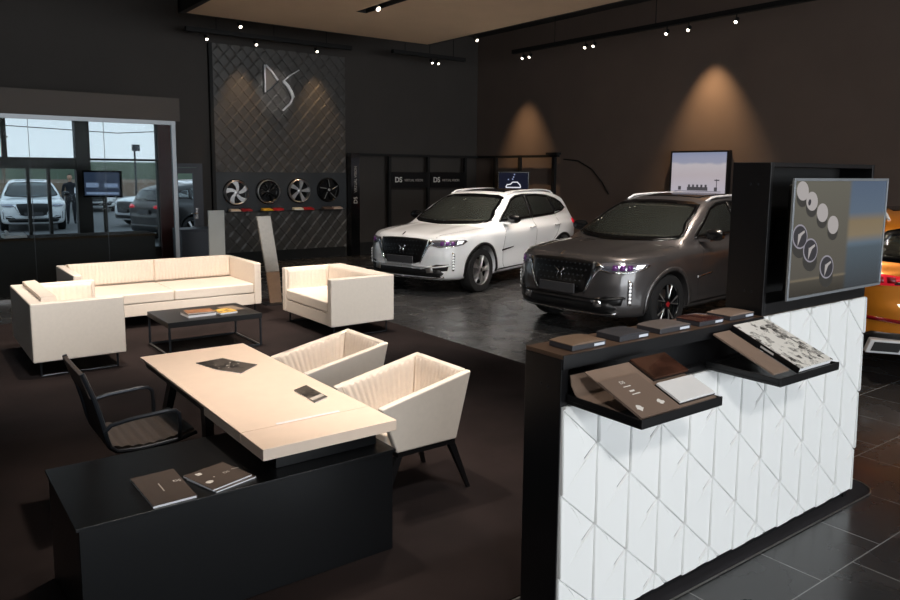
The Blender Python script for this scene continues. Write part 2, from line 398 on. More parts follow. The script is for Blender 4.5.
# fold-out trays
def tray(x0, x1, lining=False):
    g = G()
    g.hexa([(x0, 1.638, 1.045), (x1, 1.638, 1.045), (x1, 2.0, 1.045), (x0, 2.0, 1.045)], [(x0, 1.638, 1.060), (x1, 1.638, 1.060), (x1, 2.0, 1.060), (x0, 2.0, 1.060)])
    g.box(x0, x1, 1.630, 1.6379, 1.045, 1.082)
    g.hexa([(x1-.008, 1.638, 1.0605), (x1, 1.638, 1.0605), (x1, 1.998, 1.0605), (x1-.008, 1.998, 1.0605)], [(x1-.008, 1.638, 1.08), (x1, 1.638, 1.08), (x1, 1.998, 1.075), (x1-.008, 1.998, 1.075)])
    g.hexa([(x0, 1.638, 1.0605), (x0+.008, 1.638, 1.0605), (x0+.008, 1.998, 1.0605), (x0, 1.998, 1.0605)], [(x0, 1.638, 1.08), (x0+.008, 1.638, 1.08), (x0+.008, 1.998, 1.085), (x0, 1.998, 1.085)])
    t = obj('tray', g, 'black', ct, smooth=False, bevel=.002)
    if not lining: return
    q = G()
    prof = [(1.78, 1.0625), (1.88, 1.0645), (1.93, 1.072), (1.965, 1.09), (1.985, 1.12), (1.993, 1.16)]
    q.slab(lambda x, i: (x, prof[int(i)][0], prof[int(i)][1]), lambda x, i: (x, prof[int(i)][0]+.004, prof[int(i)][1]-.0008), [x0+.012, x0+.24], list(range(6)))
    obj('curved_lining', q, 'taupe', t, angle=60)
tray(2.075, 2.565, True); tray(2.99, 3.50)
# slanted boards that carry the samples (rest on the trays)
SL = math.atan(.40)
def slant(name, label, cat, x0, x1, s0, s1, th, m, z=0., group=None, bevel=.002, sub=None):
    """a flat thing lying on the 22 degree plane through (y 1.645, z 1.075); s measured up the plane"""
    o = obj(name, G().box(0, x1-x0, 0, s1-s0, 0, th), m, smooth=False, bevel=bevel)
    c, s = math.cos(SL), math.sin(SL)
    o.location = (x0, 1.645+s0*c-z*s, 1.0745+s0*s+z*c); o.rotation_euler = (SL, 0, 0)
    return tag(o, label, cat, group)
b1 = slant('presentation_board', 'taupe presentation board with white print in the left tray', 'board', 2.088, 2.545, .0, .300, .006, 'taupe')
e = G().box(.0, .222, .001, .225, .0062, .0105); obj('printed_sheet', e, mat('sheet_taupe', srgb(126, 108, 96), .35), b1, smooth=False)
text_part('printed_text', 'DS', .022, 'print_white', b1, (.085, .185, .0107), (0, 0, 0), .0003)
obj('printed_line', G().box(.08, .12, .165, .169, .0106, .0109), 'print_white', b1, smooth=False)
obj('printed_line', G().box(.085, .112, .135, .143, .0106, .0109), 'print_white', b1, smooth=False)
obj('printed_line', G().box(.08, .125, .118, .123, .0106, .0109), 'print_white', b1, smooth=False)
for (cx, cy, r_) in ((.04, .05, .020), (.165, .052, .018)):
    q = G(); q.prism([(cx+r_*a*random.uniform(.5, 1.2), cy+r_*b*random.uniform(.5, 1.1)) for a, b in [(math.cos(t), math.sin(t)) for t in lin(0, 2*PI, 12)[:-1]]], .0106, .011)
    obj('flower_print', q, 'print_white', b1, smooth=False)
t1 = slant('sample_tile', 'dark copper glossy sample tile on the left tray board', 'sample', 2.345, 2.565, .165, .298, .014, 'copper', .0062)
t2 = slant('sample_tile', 'white sample tile lying below the copper tile', 'sample', 2.325, 2.545, .016, .138, .014, 'marble', .0062)
for t in (t1, t2): obj('tile_base', G().box(-.002, .222, -.002, .124 if t is t2 else .135, .0001, .006), 'black', t, smooth=False)
b2 = slant('leather_board', 'narrow taupe leather board beside the photo book in the right tray', 'board', 3.002, 3.13, .03, .36, .010, 'taupe')
bk = thing('photo_book', 'large book with black and white photo cover in the right tray', 'book', (3.160, 1.648, 1.0765), (SL, 0, 0))
obj('cover', G().box(0, .29, 0, .365, .023, .027), 'bw_cover', bk, smooth=False)
obj('pages', G().box(.004, .286, .003, .362, .004, .0228), 'paper', bk, smooth=False)
sp = obj('spine', G().box(-.004, .0035, 0, .365, 0, .027), 'black', bk, smooth=False)
obj('back_cover', G().box(.0037, .29, 0, .365, 0, .0038), 'black', bk, smooth=False)
obj('spine_print', G().box(-.0046, -.0041, .13, .20, .010, .019), 'print_white', bk, smooth=False)

# sample boxes on the counter top
def sample_box(x0, x1, m, label, name='sample_box'):
    t = thing(name, label, 'sample box', ((x0+x1)/2, 2.09, 1.2436), 0, 'sample boxes on the counter top')
    w_, d_ = (x1-x0)/2, .066
    g = G()
    g.box(-w_, w_, -d_, d_, 0, .022)
    obj('box_base', g, 'darkgrey_l', t, bevel=.003)
    g = G()
    us = lin(-w_, w_, 13); vs = lin(-d_, d_, 9)
    g.slab(lambda u, v: (u, v, .0225+.012*(1-abs(u/w_)**2.5)*(1-.5*abs(v/d_)**3)+.002), lambda u, v: (u, v, .0222), us, vs)
    obj('box_lid', g, m, t, angle=60)
    obj('name_label', G().box(w_*.28, w_*.9, -d_-.0012, -d_-.0002, .006, .017), 'label', t, smooth=False)
    return t
sample_box(2.125, 2.322, 'tan', 'tan leather sample box nearest the counter end, on the counter top')
sample_box(2.408, 2.60, 'darkgrey_l', 'charcoal sample box second from the counter end')
sample_box(2.675, 2.895, 'greybrown_l', 'grey brown sample box in the middle of the counter top row')
sample_box(2.965, 3.155, 'oxblood', 'glossy dark red sample box on the counter top')
sample_box(3.21, 3.415, 'taupe', 'taupe sample box right against the black screen housing')

# screen housing and television
hz = thing('screen_housing', 'black open box standing on the white counter behind the screen', 'box', (0, 0, 0))
x0, x1, z0, z1 = 3.455, 4.545, 1.2436, 2.008
g = G(); g.box(x0, x0+.025, 2.005, 2.212, z0, z1); g.box(x1-.025, x1, 2.005, 2.212, z0, z1); g.box(x0+.025, x1-.025, 2.005, 2.212, z1-.022, z1); g.box(x0+.025, x1-.025, 2.005, 2.212, z0, z0+.06)
obj('housing_frame', g, 'black', hz, smooth=False, bevel=.002)
obj('housing_back', G().box(x0+.026, x1-.026, 2.19, 2.21, z0+.061, z1-.023), 'black_matte', hz, smooth=False)
for z in (1.36, 1.9):
    obj('screw_cover', G().tube([(x0, 2.07, z), (x0-.003, 2.07, z)], .006, 12), 'steel_dark', hz)
    obj('screw_cover', G().tube([(x0, 2.11, z), (x0-.003, 2.11, z)], .006, 12), 'steel_dark', hz)
obj('cable_end', G().tube([(3.60, 2.14, 1.6), (3.61, 2.1, 1.57), (3.605, 2.08, 1.52)], .004, 6), 'chrome', hz)
tv = thing('television', 'flat television with silver frame showing round badges', 'screen', (3.492, 1.9, 1.330))
TW, TH = 1.0, .602
f_ = .014
g = G(); g.box(0, TW, 0, .012, 0, f_); g.box(0, TW, 0, .012, TH-f_, TH); g.box(0, f_, 0, .012, f_, TH-f_); g.box(TW-f_, TW, 0, .012, f_, TH-f_)
obj('screen_frame', g, 'silver_frame', tv, smooth=False, bevel=.002)
obj('screen_back', G().box(.05, TW-.02, .0205, .06, .03, TH-.03), 'black_matte', tv, smooth=False, bevel=.01)
obj('wall_bracket', G().box(TW*.35, TW*.65, .0605, .285, TH*.35, TH*.65), 'black_matte', tv, smooth=False)
def screen_mat():
    m, nt, p = nodes_mat('tv_screen')
    p.inputs['Base Color'].default_value = (.01, .01, .01, 1); p.inputs['Roughness'].default_value = .12
    tc = nt.nodes.new('ShaderNodeTexCoord'); sx = nt.nodes.new('ShaderNodeSeparateXYZ'); nt.links.new(tc.outputs['Object'], sx.inputs[0])
    def ramp(inp, els, interp='LINEAR'):
        r = nt.nodes.new('ShaderNodeValToRGB'); r.color_ramp.interpolation = interp
        while len(r.color_ramp.elements) < len(els): r.color_ramp.elements.new(.5)
        for e, (p_, c) in zip(r.color_ramp.elements, els): e.position = p_; e.color = c
        nt.links.new(inp, r.inputs['Fac']); return r.outputs['Color']
    dx = nt.nodes.new('ShaderNodeMath'); dx.operation = 'DIVIDE'; dx.inputs[1].default_value = TW; nt.links.new(sx.outputs['X'], dx.inputs[0])
    dz = nt.nodes.new('ShaderNodeMath'); dz.operation = 'DIVIDE'; dz.inputs[1].default_value = TH; nt.links.new(sx.outputs['Z'], dz.inputs[0])
    left = ramp(dz.outputs[0], [(0, srgb(54, 50, 44)), (.14, srgb(78, 74, 66)), (.155, srgb(122, 112, 94)), (.175, srgb(90, 86, 78)), (1, srgb(104, 102, 92))])
    right = ramp(dz.outputs[0], [(0, srgb(60, 64, 68)), (.38, srgb(80, 94, 104)), (.42, srgb(96, 112, 126)), (.5, srgb(136, 122, 98)), (.62, srgb(134, 118, 92)), (.7, srgb(92, 108, 126)), (1, srgb(84, 100, 122))])
    fac = ramp(dx.outputs[0], [(.56, (0, 0, 0, 1)), (.6, (1, 1, 1, 1))])
    mx = nt.nodes.new('ShaderNodeMix'); mx.data_type = 'RGBA'
    nt.links.new(fac, mx.inputs['Factor']); nt.links.new(left, mx.inputs['A']); nt.links.new(right, mx.inputs['B'])
    nt.links.new(mx.outputs['Result'], p.inputs['Emission Color']); p.inputs['Emission Strength'].default_value = .8
    return m
obj('screen_glass', G().box(f_, TW-f_, .006, .02, f_, TH-f_), screen_mat(), tv, smooth=False)
def em(name, c, s=.8): return mat(name, (.02, .02, .02, 1), .3, emis=c, es=s)
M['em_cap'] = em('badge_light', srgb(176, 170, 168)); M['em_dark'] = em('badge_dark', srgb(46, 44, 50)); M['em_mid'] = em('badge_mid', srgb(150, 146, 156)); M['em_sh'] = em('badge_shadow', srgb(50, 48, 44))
def disc(cx, cz, rx, rz, tilt=-.35, n=28):
    return [(cx+rx*math.cos(t)*math.cos(tilt)-rz*math.sin(t)*math.sin(tilt), cz+rx*math.cos(t)*math.sin(tilt)+rz*math.sin(t)*math.cos(tilt)) for t in lin(0, 2*PI, n+1)[:-1]]
XZ = Matrix(((1, 0, 0, 0), (0, 0, 1, 0), (0, 1, 0, 0), (0, 0, 0, 1)))   # (a,b,h)->(a,h,b)
for (cx, cz) in ((.085, .540), (.18, .488), (.292, .428), (.41, .362)):
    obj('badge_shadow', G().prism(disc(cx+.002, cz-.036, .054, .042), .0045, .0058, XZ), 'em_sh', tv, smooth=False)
    obj('badge_picture', G().prism(disc(cx, cz, .056, .046), .003, .0044, XZ), 'em_cap', tv, smooth=False)
obj('badge_mark', G().prism(disc(.155, .483, .013, .016), .002, .0029, XZ), 'em_dark', tv, smooth=False)
for (cx, cz) in ((.088, .300), (.198, .226), (.375, .130)):
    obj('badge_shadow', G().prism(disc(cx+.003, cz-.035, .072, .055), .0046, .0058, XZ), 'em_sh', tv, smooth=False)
    pts = [(max(.016, a), b) for a, b in disc(cx, cz+.015, .072, .06)]
    pt2 = [(max(.016, a), b) for a, b in disc(cx, cz+.015, .064, .052)]
    obj('badge_picture', G().prism(pts, .0036, .0045, XZ), 'em_mid', tv, smooth=False)
    obj('badge_picture', G().prism(pt2, .0028, .0035, XZ), 'em_dark', tv, smooth=False)
    q = G(); q.prism([(cx-.02, cz-.03), (cx+.01, cz+.02), (cx-.02, cz+.03)], .0018, .0027, XZ)
    q.prism([(cx-.0, cz+.015), (cx+.04, cz+.035), (cx+.035, cz+.045), (cx-.01, cz+.03)], .0018, .0027, XZ)
    obj('badge_mark', q, 'em_cap', tv, smooth=False)

# ------------------------------------------------------------------ low chest and desk
ch = thing('low_cabinet', 'low black cabinet that carries the near end of the cream desk', 'cabinet', (0, 0, 0))
obj('cabinet_body', G().box(.498, 1.955, 3.085, 3.79, .0105, .532), 'chest', ch, smooth=False, bevel=.003)
obj('cabinet_top', G().box(.486, 1.968, 3.075, 3.802, .5325, .548), 'chest', ch, smooth=False, bevel=.002)
dk = thing('desk', 'long cream desk resting on the black cabinet at its near end', 'desk', (0, 0, 0))
obj('desk_top', G().box(1.260, 1.972, 3.350, 5.135, .685, .70), 'desk', dk, smooth=False, bevel=.003)
obj('end_board', G().box(1.260, 1.972, 3.075, 3.345, .645, .70), 'desk', dk, smooth=False, bevel=.003)
obj('edge_block', G().box(1.260, 1.972, 3.350, 3.87, .645, .6845), 'desk', dk, smooth=False, bevel=.002)
obj('apron', G().box(1.285, 1.95, 3.875, 5.11, .635, .6845), 'black', dk, smooth=False)
obj('support_block', G().box(1.37, 1.92, 3.19, 3.50, .5485, .6445), 'chest', dk, smooth=False, bevel=.002)
obj('cable_slot', G().box(1.45, 1.80, 3.353, 3.372, .7002, .7022), 'paper', dk, smooth=False)
for (ax, ay, bx, by) in ((1.33, 4.0, 1.40, 4.25), (1.90, 4.0, 1.83, 4.25), (1.32, 5.05, 1.40, 4.85), (1.91, 5.05, 1.83, 4.85)):
    obj('leg', G().hexa([(ax-.02, ay-.03, .0105), (ax+.02, ay-.03, .0105), (ax+.02, ay+.03, .0105), (ax-.02, ay+.03, .0105)], [(bx-.025, by-.04, .634), (bx+.025, by-.04, .634), (bx+.025, by+.04, .634), (bx-.025, by+.04, .634)]), 'black', dk, smooth=False)

def lie(name, label, cat, pts, z, th, m, top=None, group=None):
    """flat thing with quadrilateral outline pts (world xy) lying at height z"""
    cx = sum(p[0] for p in pts)/len(pts); cy = sum(p[1] for p in pts)/len(pts)
    t = thing(name, label, cat, (cx, cy, z), 0, group)
    loc = [(p[0]-cx, p[1]-cy) for p in pts]
    sh = lambda k: [(a*k, b*k) for a, b in loc]
    if top:
        obj('pages', G().prism(sh(.992), 0, th*.8), 'paper', t, smooth=False)
        obj('cover', G().prism(loc, th*.8+.0001, th), top, t, smooth=False)
    else: obj('sheet', G().prism(loc, 0, th), m, t, smooth=False)
    return t, cx, cy
t, cx, cy = lie('brochure', 'brown brochure lying square on the black cabinet', 'brochure', [(.776, 3.432), (.968, 3.439), (.963, 3.09), (.782, 3.086)], .5486, .012, None, 'brown_cover')
text_part('title_text', 'DS', .03, 'print_white', t, (.05, .02, .0121), (0, 0, 0), .0003); obj('title_print', G().box(-.012, -.007, -.05, .045, .0121, .0124), 'print_grey', t, smooth=False)
t, cx, cy = lie('brochure', 'white edged brochure lying lowest in the pair of brochures on the cabinet', 'brochure', [(.985, 3.30), (1.18, 3.36), (1.252, 3.142), (1.048, 3.085)], .5486, .008, None, 'brown_cover')
t, cx, cy = lie('brochure', 'brown brochure with white flowers, on top of the pair on the cabinet', 'brochure', [(.976, 3.318), (1.18, 3.372), (1.236, 3.155), (1.035, 3.093)], .5568, .008, None, 'brown_cover')
for (a, b, r_) in ((-.07, .06, .022), (-.055, -.055, .02), (-.02, -.01, .006)):
    q = G(); q.prism([(a+r_*math.cos(k)*random.uniform(.5, 1.1), b+r_*math.sin(k)*random.uniform(.5, 1.1)) for k in lin(0, 2*PI, 11)[:-1]], .0081, .0085)
    obj('flower_print', q, 'print_white', t, smooth=False)
text_part('title_text', 'DS', .026, 'print_grey', t, (.03, .0, .0081), (0, 0, .25), .0003)
obj('title_print', G().box(.075, .11, .03, .036, .0081, .0084), 'print_grey', t, smooth=False)
t, cx, cy = lie('leaflet', 'dark printed leaflet fanned on the far half of the desk', 'leaflet', [(1.505, 4.748), (1.691, 4.777), (1.74, 4.64), (1.815, 4.486), (1.654, 4.35), (1.56, 4.52)], .7006, .005, None, 'dark_cover')
q = G()
for k in range(9):
    a, b = random.uniform(-.09, .1), random.uniform(-.08, .1); r_ = random.uniform(.006, .014)
    q.prism([(a+r_*math.cos(k_), b+r_*.6*math.sin(k_)) for k_ in lin(0, 2*PI, 7)[:-1]], .0051, .0054)
obj('white_print', q, 'print_white', t, smooth=False)
t, cx, cy = lie('leaflet', 'small black leaflet near the visitor chairs on the desk', 'leaflet', [(1.759, 3.824), (1.861, 3.875), (1.858, 3.604), (1.757, 3.554)], .7006, .008, None, 'dark_cover')
obj('fold', G().hexa([(-.05, -.13, .0082), (.04, -.09, .0082), (.045, -.05, .0082), (-.05, -.09, .0082)], [(-.05, -.13, .010), (.04, -.09, .010), (.045, -.05, .010), (-.05, -.09, .010)]), 'print_grey', t, smooth=False)

# ------------------------------------------------------------------ seating
def ribbed(w, h, t, n, amp=.006, pos=None, top=None):
    """upright cushion slab in local xz, front toward -y; vertical ribs"""
    us = lin(0, w, n*6+1); vs = [0, h*.03, h*.08, h*.3, h*.6, h*.88, h*.96, h]
    def e(u, v):
        m_ = min(u, w-u, v, h-v); return max(0., min(1., m_/.02))**.5
    fr = lambda u, v: (u, -(t-.012)*1.0-.012*e(u, v)-amp*abs(math.sin(PI*n*u/w))*e(u, v), v)
    return G().slab(fr, lambda u, v: (u, 0, v), us, vs)
LEG, TOP = .16, .715
def lounge(name, label, cat, w, d, loc, rz, seats, ribs, bigback=False, rise=0.):
    t = thing(name, label, cat, loc, rz)
    a = .095; z0 = LEG; hw = w/2; hd = d/2
    obj('base', G().box(-hw+a+.001, hw-a-.001, -hd+.01, hd-.125, z0, z0+.15), 'leather', t, bevel=.008)
    for s in (-1, 1):
        x0, x1 = (-hw, -hw+a) if s < 0 else (hw-a, hw)
        ar = obj('armrest', G().box(x0, x1, -hd, hd, z0, TOP), 'leather', t, bevel=.014, seg=3)
        if not bigback:
            g = ribbed(d-.30, TOP-z0-.19, .02, int((d-.3)/.055), .006)
            o = obj('quilted_lining', g, 'leather_in', ar, loc=(x1+.002 if s < 0 else x0-.002, (-hd+.03) if s < 0 else (hd-.27), z0+.17), rot=(0, 0, PI/2 if s < 0 else -PI/2), angle=60)
    obj('backrest', G().box(-hw+a+.0005, hw-a-.0005, hd-.12, hd, z0, TOP), 'leather', t, bevel=.014, seg=3)
    iw = (w-2*a-.01)/seats
    for k in range(seats):
        x = -hw+a+.005+k*iw
        obj('seat_cushion', G().box(x+.002, x+iw-.002, -hd+.005, hd-.26, z0+.151, z0+.285), 'leather', t, bevel=.022, seg=3)
        bh = TOP-z0-.29+(.02 if bigback else rise)
        bc = obj('back_cushion', ribbed(iw-.006, bh, .13, int(iw/.042), .006), 'leather_in', t, loc=(x+.003, hd-.122, z0+.288), rot=(R(-3), 0, 0), angle=60)
    for s in (-1, 1):
        y0, y1, x = -hd+.07, hd-.07, s*(hw-.07)
        obj('leg_frame', G().tube([(x, y0, z0), (x, y0, .022), (x, y1, .022), (x, y1, z0)], .011, 8), 'steel_dark', t)
    return t
lounge('sofa', 'long two cushion cream leather sofa in front of the dark glass', 'sofa', 2.28, 1.12, (2.76, 9.99, 0), 0, 2, 30, True)
lounge('armchair', 'cream leather armchair at the left end of the sofa, facing right', 'armchair', 1.40, .81, (1.345, 8.33, 0), PI/2, 1, 18, False, .045)
lounge('armchair', 'cream leather armchair standing between the sofa and the white car', 'armchair', 1.33, .85, (4.36, 8.18, 0), -PI/2, 1, 18)
# coffee table
tb = thing('coffee_table', 'low black coffee table with steel frame in front of the sofa', 'table', (0, 0, 0))
X0, X1, Y0, Y1 = 2.18, 3.19, 7.72, 8.50
obj('table_top', G().box(X0, X1, Y0, Y1, .325, .382), 'black', tb, bevel=.003, smooth=False)
for x in (X0+.015, X1-.015):
    obj('leg_frame', G().tube([(x, Y0+.015, .3245), (x, Y0+.015, .024), (x, Y1-.015, .024), (x, Y1-.015, .3245)], .0125, 6), 'steel_dark', tb)
for y in (Y0+.015, Y1-.015):
    obj('crossbar', G().tube([(X0+.028, y, .024), (X1-.028, y, .024)], .012, 6), 'steel_dark', tb)
def mag(name, label, x, y, w, d, z, th, m, rz, group=None):
    t = thing(name, label, 'magazine', (x, y, z), rz, group)
    obj('pages', G().box(-w/2+.002, w/2-.002, -d/2+.002, d/2-.002, 0, th*.85), 'paper', t, smooth=False)
    obj('cover', G().box(-w/2, w/2, -d/2, d/2, th*.85+.0003, th), m, t, smooth=False)
    return t
mag('magazine', 'thick dark book lying at the left on the coffee table', 2.58, 8.0, .30, .24, .3825, .03, 'dark_cover', .05)
mag('magazine', 'open brown magazine on top of the thick book on the coffee table', 2.60, 8.03, .28, .22, .4130, .006, mat('mag_brown', srgb(136, 92, 58), .35, noise=(14, .5)), -.1)
mag('magazine', 'magazine with a yellow cover picture on the coffee table', 2.865, 7.98, .20, .22, .3825, .022, 'color_cover', .12)
t = thing('leaflet', 'flat pale printed leaflet at the right on the coffee table', 'leaflet', (3.0, 8.18, .3825), .1)
obj('sheet', G().box(-.1, .1, -.14, .14, 0, .003), mat('leaflet_brown', srgb(120, 105, 92), .4, noise=(18, .4)), t, smooth=False)

def visitor_chair(label, loc, rz=0):
    t = thing('visitor_chair', label, 'chair', loc, rz, 'cream tub chairs at the desk')
    # local: faces -x ; origin at floor below the seat centre
    B = dict(xf=-.17, xb=.26, yw=.235); T = dict(xf=-.31, xb=.325, yw=.29)
    zb, zt, zf = .335, .765, .635; th = .05
    for s in (-1, 1):
        g = G()
        yb0, yb1 = s*(B['yw']-th), s*B['yw']; yt0, yt1 = s*(T['yw']-th), s*T['yw']
        g.hexa([(B['xf'], yb0, zb), (B['xb'], yb0, zb), (B['xb'], yb1, zb), (B['xf'], yb1, zb)], [(T['xf'], yt0, zf), (T['xb'], yt0, zt), (T['xb'], yt1, zt), (T['xf'], yt1, zf)])
        ar = obj('armrest', g, 'leather', t, bevel=.012, seg=3)
        n = 14
        def fr(u, v, s=s, k=1):
            xb_ = B['xf']+(B['xb']-th-B['xf'])*u; xt_ = T['xf']+(T['xb']-th-T['xf'])*u
            zt_ = zf+(zt-zf)*u*(1-th/(T['xb']-T['xf']))
            vv = .25+.72*v; x = xb_+(xt_-xb_)*vv; z = zb+(zt_-zb)*vv
            y = (B['yw']-th)+(T['yw']-B['yw'])*vv
            dy = .004+.007*abs(math.sin(PI*n*u))*min(1, (1-v)/.05) if k else -.002
            return (x, s*(y-dy), z)
        obj('quilted_lining', G().slab(lambda u, v: fr(u, v), lambda u, v: fr(u, v, k=0), lin(.06, 1, n*6+1), [0, .3, .6, .85, .95, 1]), 'leather_in', ar, angle=60)
    g = G()
    yb, yt = B['yw']-th-.001, T['yw']-th-.001
    g.hexa([(B['xb']-th, -yb, zb), (B['xb'], -yb, zb), (B['xb'], yb, zb), (B['xb']-th, yb, zb)], [(T['xb']-th, -yt, zt), (T['xb'], -yt, zt), (T['xb'], yt, zt), (T['xb']-th, yt, zt)])
    bk = obj('backrest', g, 'leather', t, bevel=.012, seg=3)
    n = 12
    def fb(u, v, k=1):
        vv = .25+.72*v; x = B['xb']-th+(T['xb']-B['xb'])*vv; z = zb+(zt-zb)*vv; y = (yb+(yt-yb)*vv-.01)*(2*u-1)
        return (x-(.004+.007*abs(math.sin(PI*n*u))*min(1, (1-v)/.05) if k else -.002), y, z)
    obj('quilted_lining', G().slab(lambda u, v: fb(u, v), lambda u, v: fb(u, v, 0), lin(0, 1, n*6+1), [0, .3, .6, .85, .95, 1]), 'leather_in', bk, angle=60)
    obj('seat_cushion', G().box(-.22, .205, -.18, .18, zb+.001, zb+.11), 'leather', t, bevel=.02, seg=3)
    obj('seat_frame', G().box(-.16, .255, -.225, .225, .305, .334), 'black', t, smooth=False)
    for sx, sy in ((-1, -1), (-1, 1), (1, -1), (1, 1)):
        xt, yt_ = (.235 if sx > 0 else -.15), sy*.205; xb, yb_ = (.345 if sx > 0 else -.285), sy*.24
        g = G().hexa([(xb-.011, yb_-.011, .0105), (xb+.011, yb_-.011, .0105), (xb+.011, yb_+.011, .0105), (xb-.011, yb_+.011, .0105)], [(xt-.022, yt_-.02, .304), (xt+.022, yt_-.02, .304), (xt+.022, yt_+.02, .304), (xt-.022, yt_+.02, .304)])
        obj('leg', g, 'black', t, smooth=False)
    return t
visitor_chair('cream tub chair beside the black cabinet, nearer of the two at the desk', (2.40, 3.705, 0))
visitor_chair('cream tub chair at the desk, farther of the two, nearer the armchair', (2.385, 4.615, 0))

# office chair facing the desk (+x)
oc = thing('office_chair', 'black office chair with ribbed seat and tube arms behind the desk', 'chair', (1.065, 4.46, 0))
def rib_sheet(fn, n, us, vs): return G().slab(lambda u, v: fn(u, v, 1), lambda u, v: fn(u, v, 0), us, vs)
def seatf(u, v, k):    # u along depth 0..1, v across
    x = -.20+.45*u; z = .44-.03*math.sin(PI*u)+.02*u+(.008*abs(math.sin(PI*8*u)) if k else -.012)
    return (x, -.235+.47*v, z)
obj('seat', rib_sheet(seatf, 8, lin(0, 1, 49), [0, .5, 1]), mat('seat_mesh', srgb(66, 58, 53), .55, noise=(60, .1)), oc, angle=60)
def backf2(u, v, k):
    z = .44+.41*u; x = -.205-.035*u-.07*u*u+(.006*abs(math.sin(PI*9*u)) if k else -.012)
    return (x, -.235+.47*v, z)
bkk = obj('backrest', rib_sheet(backf2, 9, lin(0, 1, 55), [0, .5, 1]), 'black', oc, angle=60)
obj('headrest_band', G().box(-.0125, .0125, -.238, .238, -.075, .075), 'brown_cover', bkk, loc=(-.305, 0, .80), rot=(0, R(-18), 0), bevel=.006)
for s in (-1, 1):
    y = s*.25
    prof = [(-.325, y, .875), (-.278, y, .74), (-.242, y, .60), (-.222, y, .50), (-.205, y, .445), (-.17, y, .415), (-.05, y, .405), (.15, y, .415), (.26, y, .44)]
    obj('side_rail', G().tube(prof, .013, 8), 'steel_dark', oc)
    arm = [(-.235, y*1.04, .54), (-.20, y*1.08, .575), (-.10, y*1.1, .592), (.08, y*1.1, .602), (.135, y*1.1, .598), (.158, y*1.1, .575), (.163, y*1.09, .50), (.16, y*1.04, .425)]
    obj('armrest', G().tube(arm, .012, 8), 'steel_dark', oc)
obj('column', G().lathe([(.0, .10), (.028, .10), (.028, .25), (.018, .25), (.018, .40), (.05, .40), (.05, .41), (0, .41)], seg=16), 'steel_dark', oc)
for k in range(5):
    a = k*2*PI/5+.3
    lg = obj('base_leg', G().tube([(.02*math.cos(a), .02*math.sin(a), .115), (.29*math.cos(a), .29*math.sin(a), .075)], [.02, .013], 8), 'steel_dark', oc)
    c = Matrix.Translation((.29*math.cos(a), .29*math.sin(a), .037)) @ Matrix.Rotation(a+PI/2, 4, 'Z') @ Matrix.Rotation(PI/2, 4, 'X')
    obj('castor', G().lathe([(0, -.02), (.026, -.02), (.026, .02), (0, .02)], c, 14), 'rubber', lg)

# ------------------------------------------------------------------ brand wall with rims
pw = thing('brand_wall', 'tall dark quilted wall panel with chrome emblem and wheel rims', 'wall panel', (5.33, 15.195, 0))
PWW = 3.0
def quilt(x, z):
    u = x/.25; v = z/.285
    s1 = (u+v) % 1; s2 = (u-v) % 1
    a = s1; b = s2
    return .026*(.5*a+.5*(1-b))*min(1, min(a, 1-a)/.06)*min(1, min(b, 1-b)/.06)
def qpanel(z0, z1):
    xs_ = lin(0, PWW, 151); zs_ = lin(z0, z1, int((z1-z0)/.02))
    return G().slab(lambda x, z: (x, -.06-quilt(x, z), z), lambda x, z: (x, 0, z), xs_, zs_)
M['quilt'] = mat('quilted_panel', srgb(78, 75, 72), .42, noise=(4, .06))
M['band'] = mat('panel_band', srgb(48, 52, 56), .45)
obj('quilted_panel', qpanel(1.895, 4.45), 'quilt', pw, angle=25)
obj('quilted_panel', qpanel(.22, 1.075), 'quilt', pw, angle=25)
obj('flat_band', G().box(0, PWW, -.09, 0, 1.08, 1.89), 'band', pw, smooth=False)
obj('plinth', G().box(.02, PWW-.02, -.05, 0, .0, .219), 'black_matte', pw, smooth=False)
obj('edge_trim', G().box(-.07, -.002, -.10, 0, 0, 4.45), 'black_matte', pw, smooth=False)
# emblem: D and S strokes
lg = pw
M['emblem'] = mat('emblem_silver', (.92, .92, .94, 1), .25, metal=.35, coat=.5)
EM = Matrix(((1, 0, 0, 0), (0, 0, 1, -.115), (0, 1, 0, 0), (0, 0, 0, 1)))
px = lambda a: -.105+.02263*(a-212.5)
pz = lambda b: 4.105-.0201*(b-66)
def stroke(g, pts, w=.028, d=.05):
    P = [(px(a), pz(b)) for a, b in pts]
    for (a, b), (c, d_) in zip(P[:-1], P[1:]):
        n = Vector((-(d_-b), c-a)).normalized()*w/2
        g.prism([(a+n.x, b+n.y), (c+n.x, d_+n.y), (c-n.x, d_-n.y), (a-n.x, b-n.y)], -.05, .0, EM)
M['emblem_fill'] = mat('emblem_fill', srgb(120, 112, 106), .3, metal=.6)
g = G(); stroke(g, [(264.6, 65.8), (264.6, 94)]); stroke(g, [(265.8, 66), (271, 71.5), (275, 77), (277.4, 80.2)], .035); obj('emblem_letter', g, 'emblem', lg, smooth=False)
g = G(); stroke(g, [(264.6, 94), (270, 90), (277.4, 82)], .02); obj('emblem_letter', g, 'steel_dark', lg, smooth=False)
g = G(); g.prism([(px(a), pz(b)) for a, b in ((265.5, 67), (270.5, 72), (275, 79), (276, 82), (269, 90), (265.5, 92))], -.015, .0, EM); obj('emblem_fill', g, 'emblem_fill', lg, smooth=False)
g = G(); stroke(g, [(299, 67.8), (290, 74), (282.5, 81)], .022); stroke(g, [(283, 81), (287, 85), (291, 92), (292.6, 97)], .06); stroke(g, [(292.6, 96), (289.5, 103), (282, 111)], .03); obj('emblem_letter', g, 'emblem', lg, smooth=False)
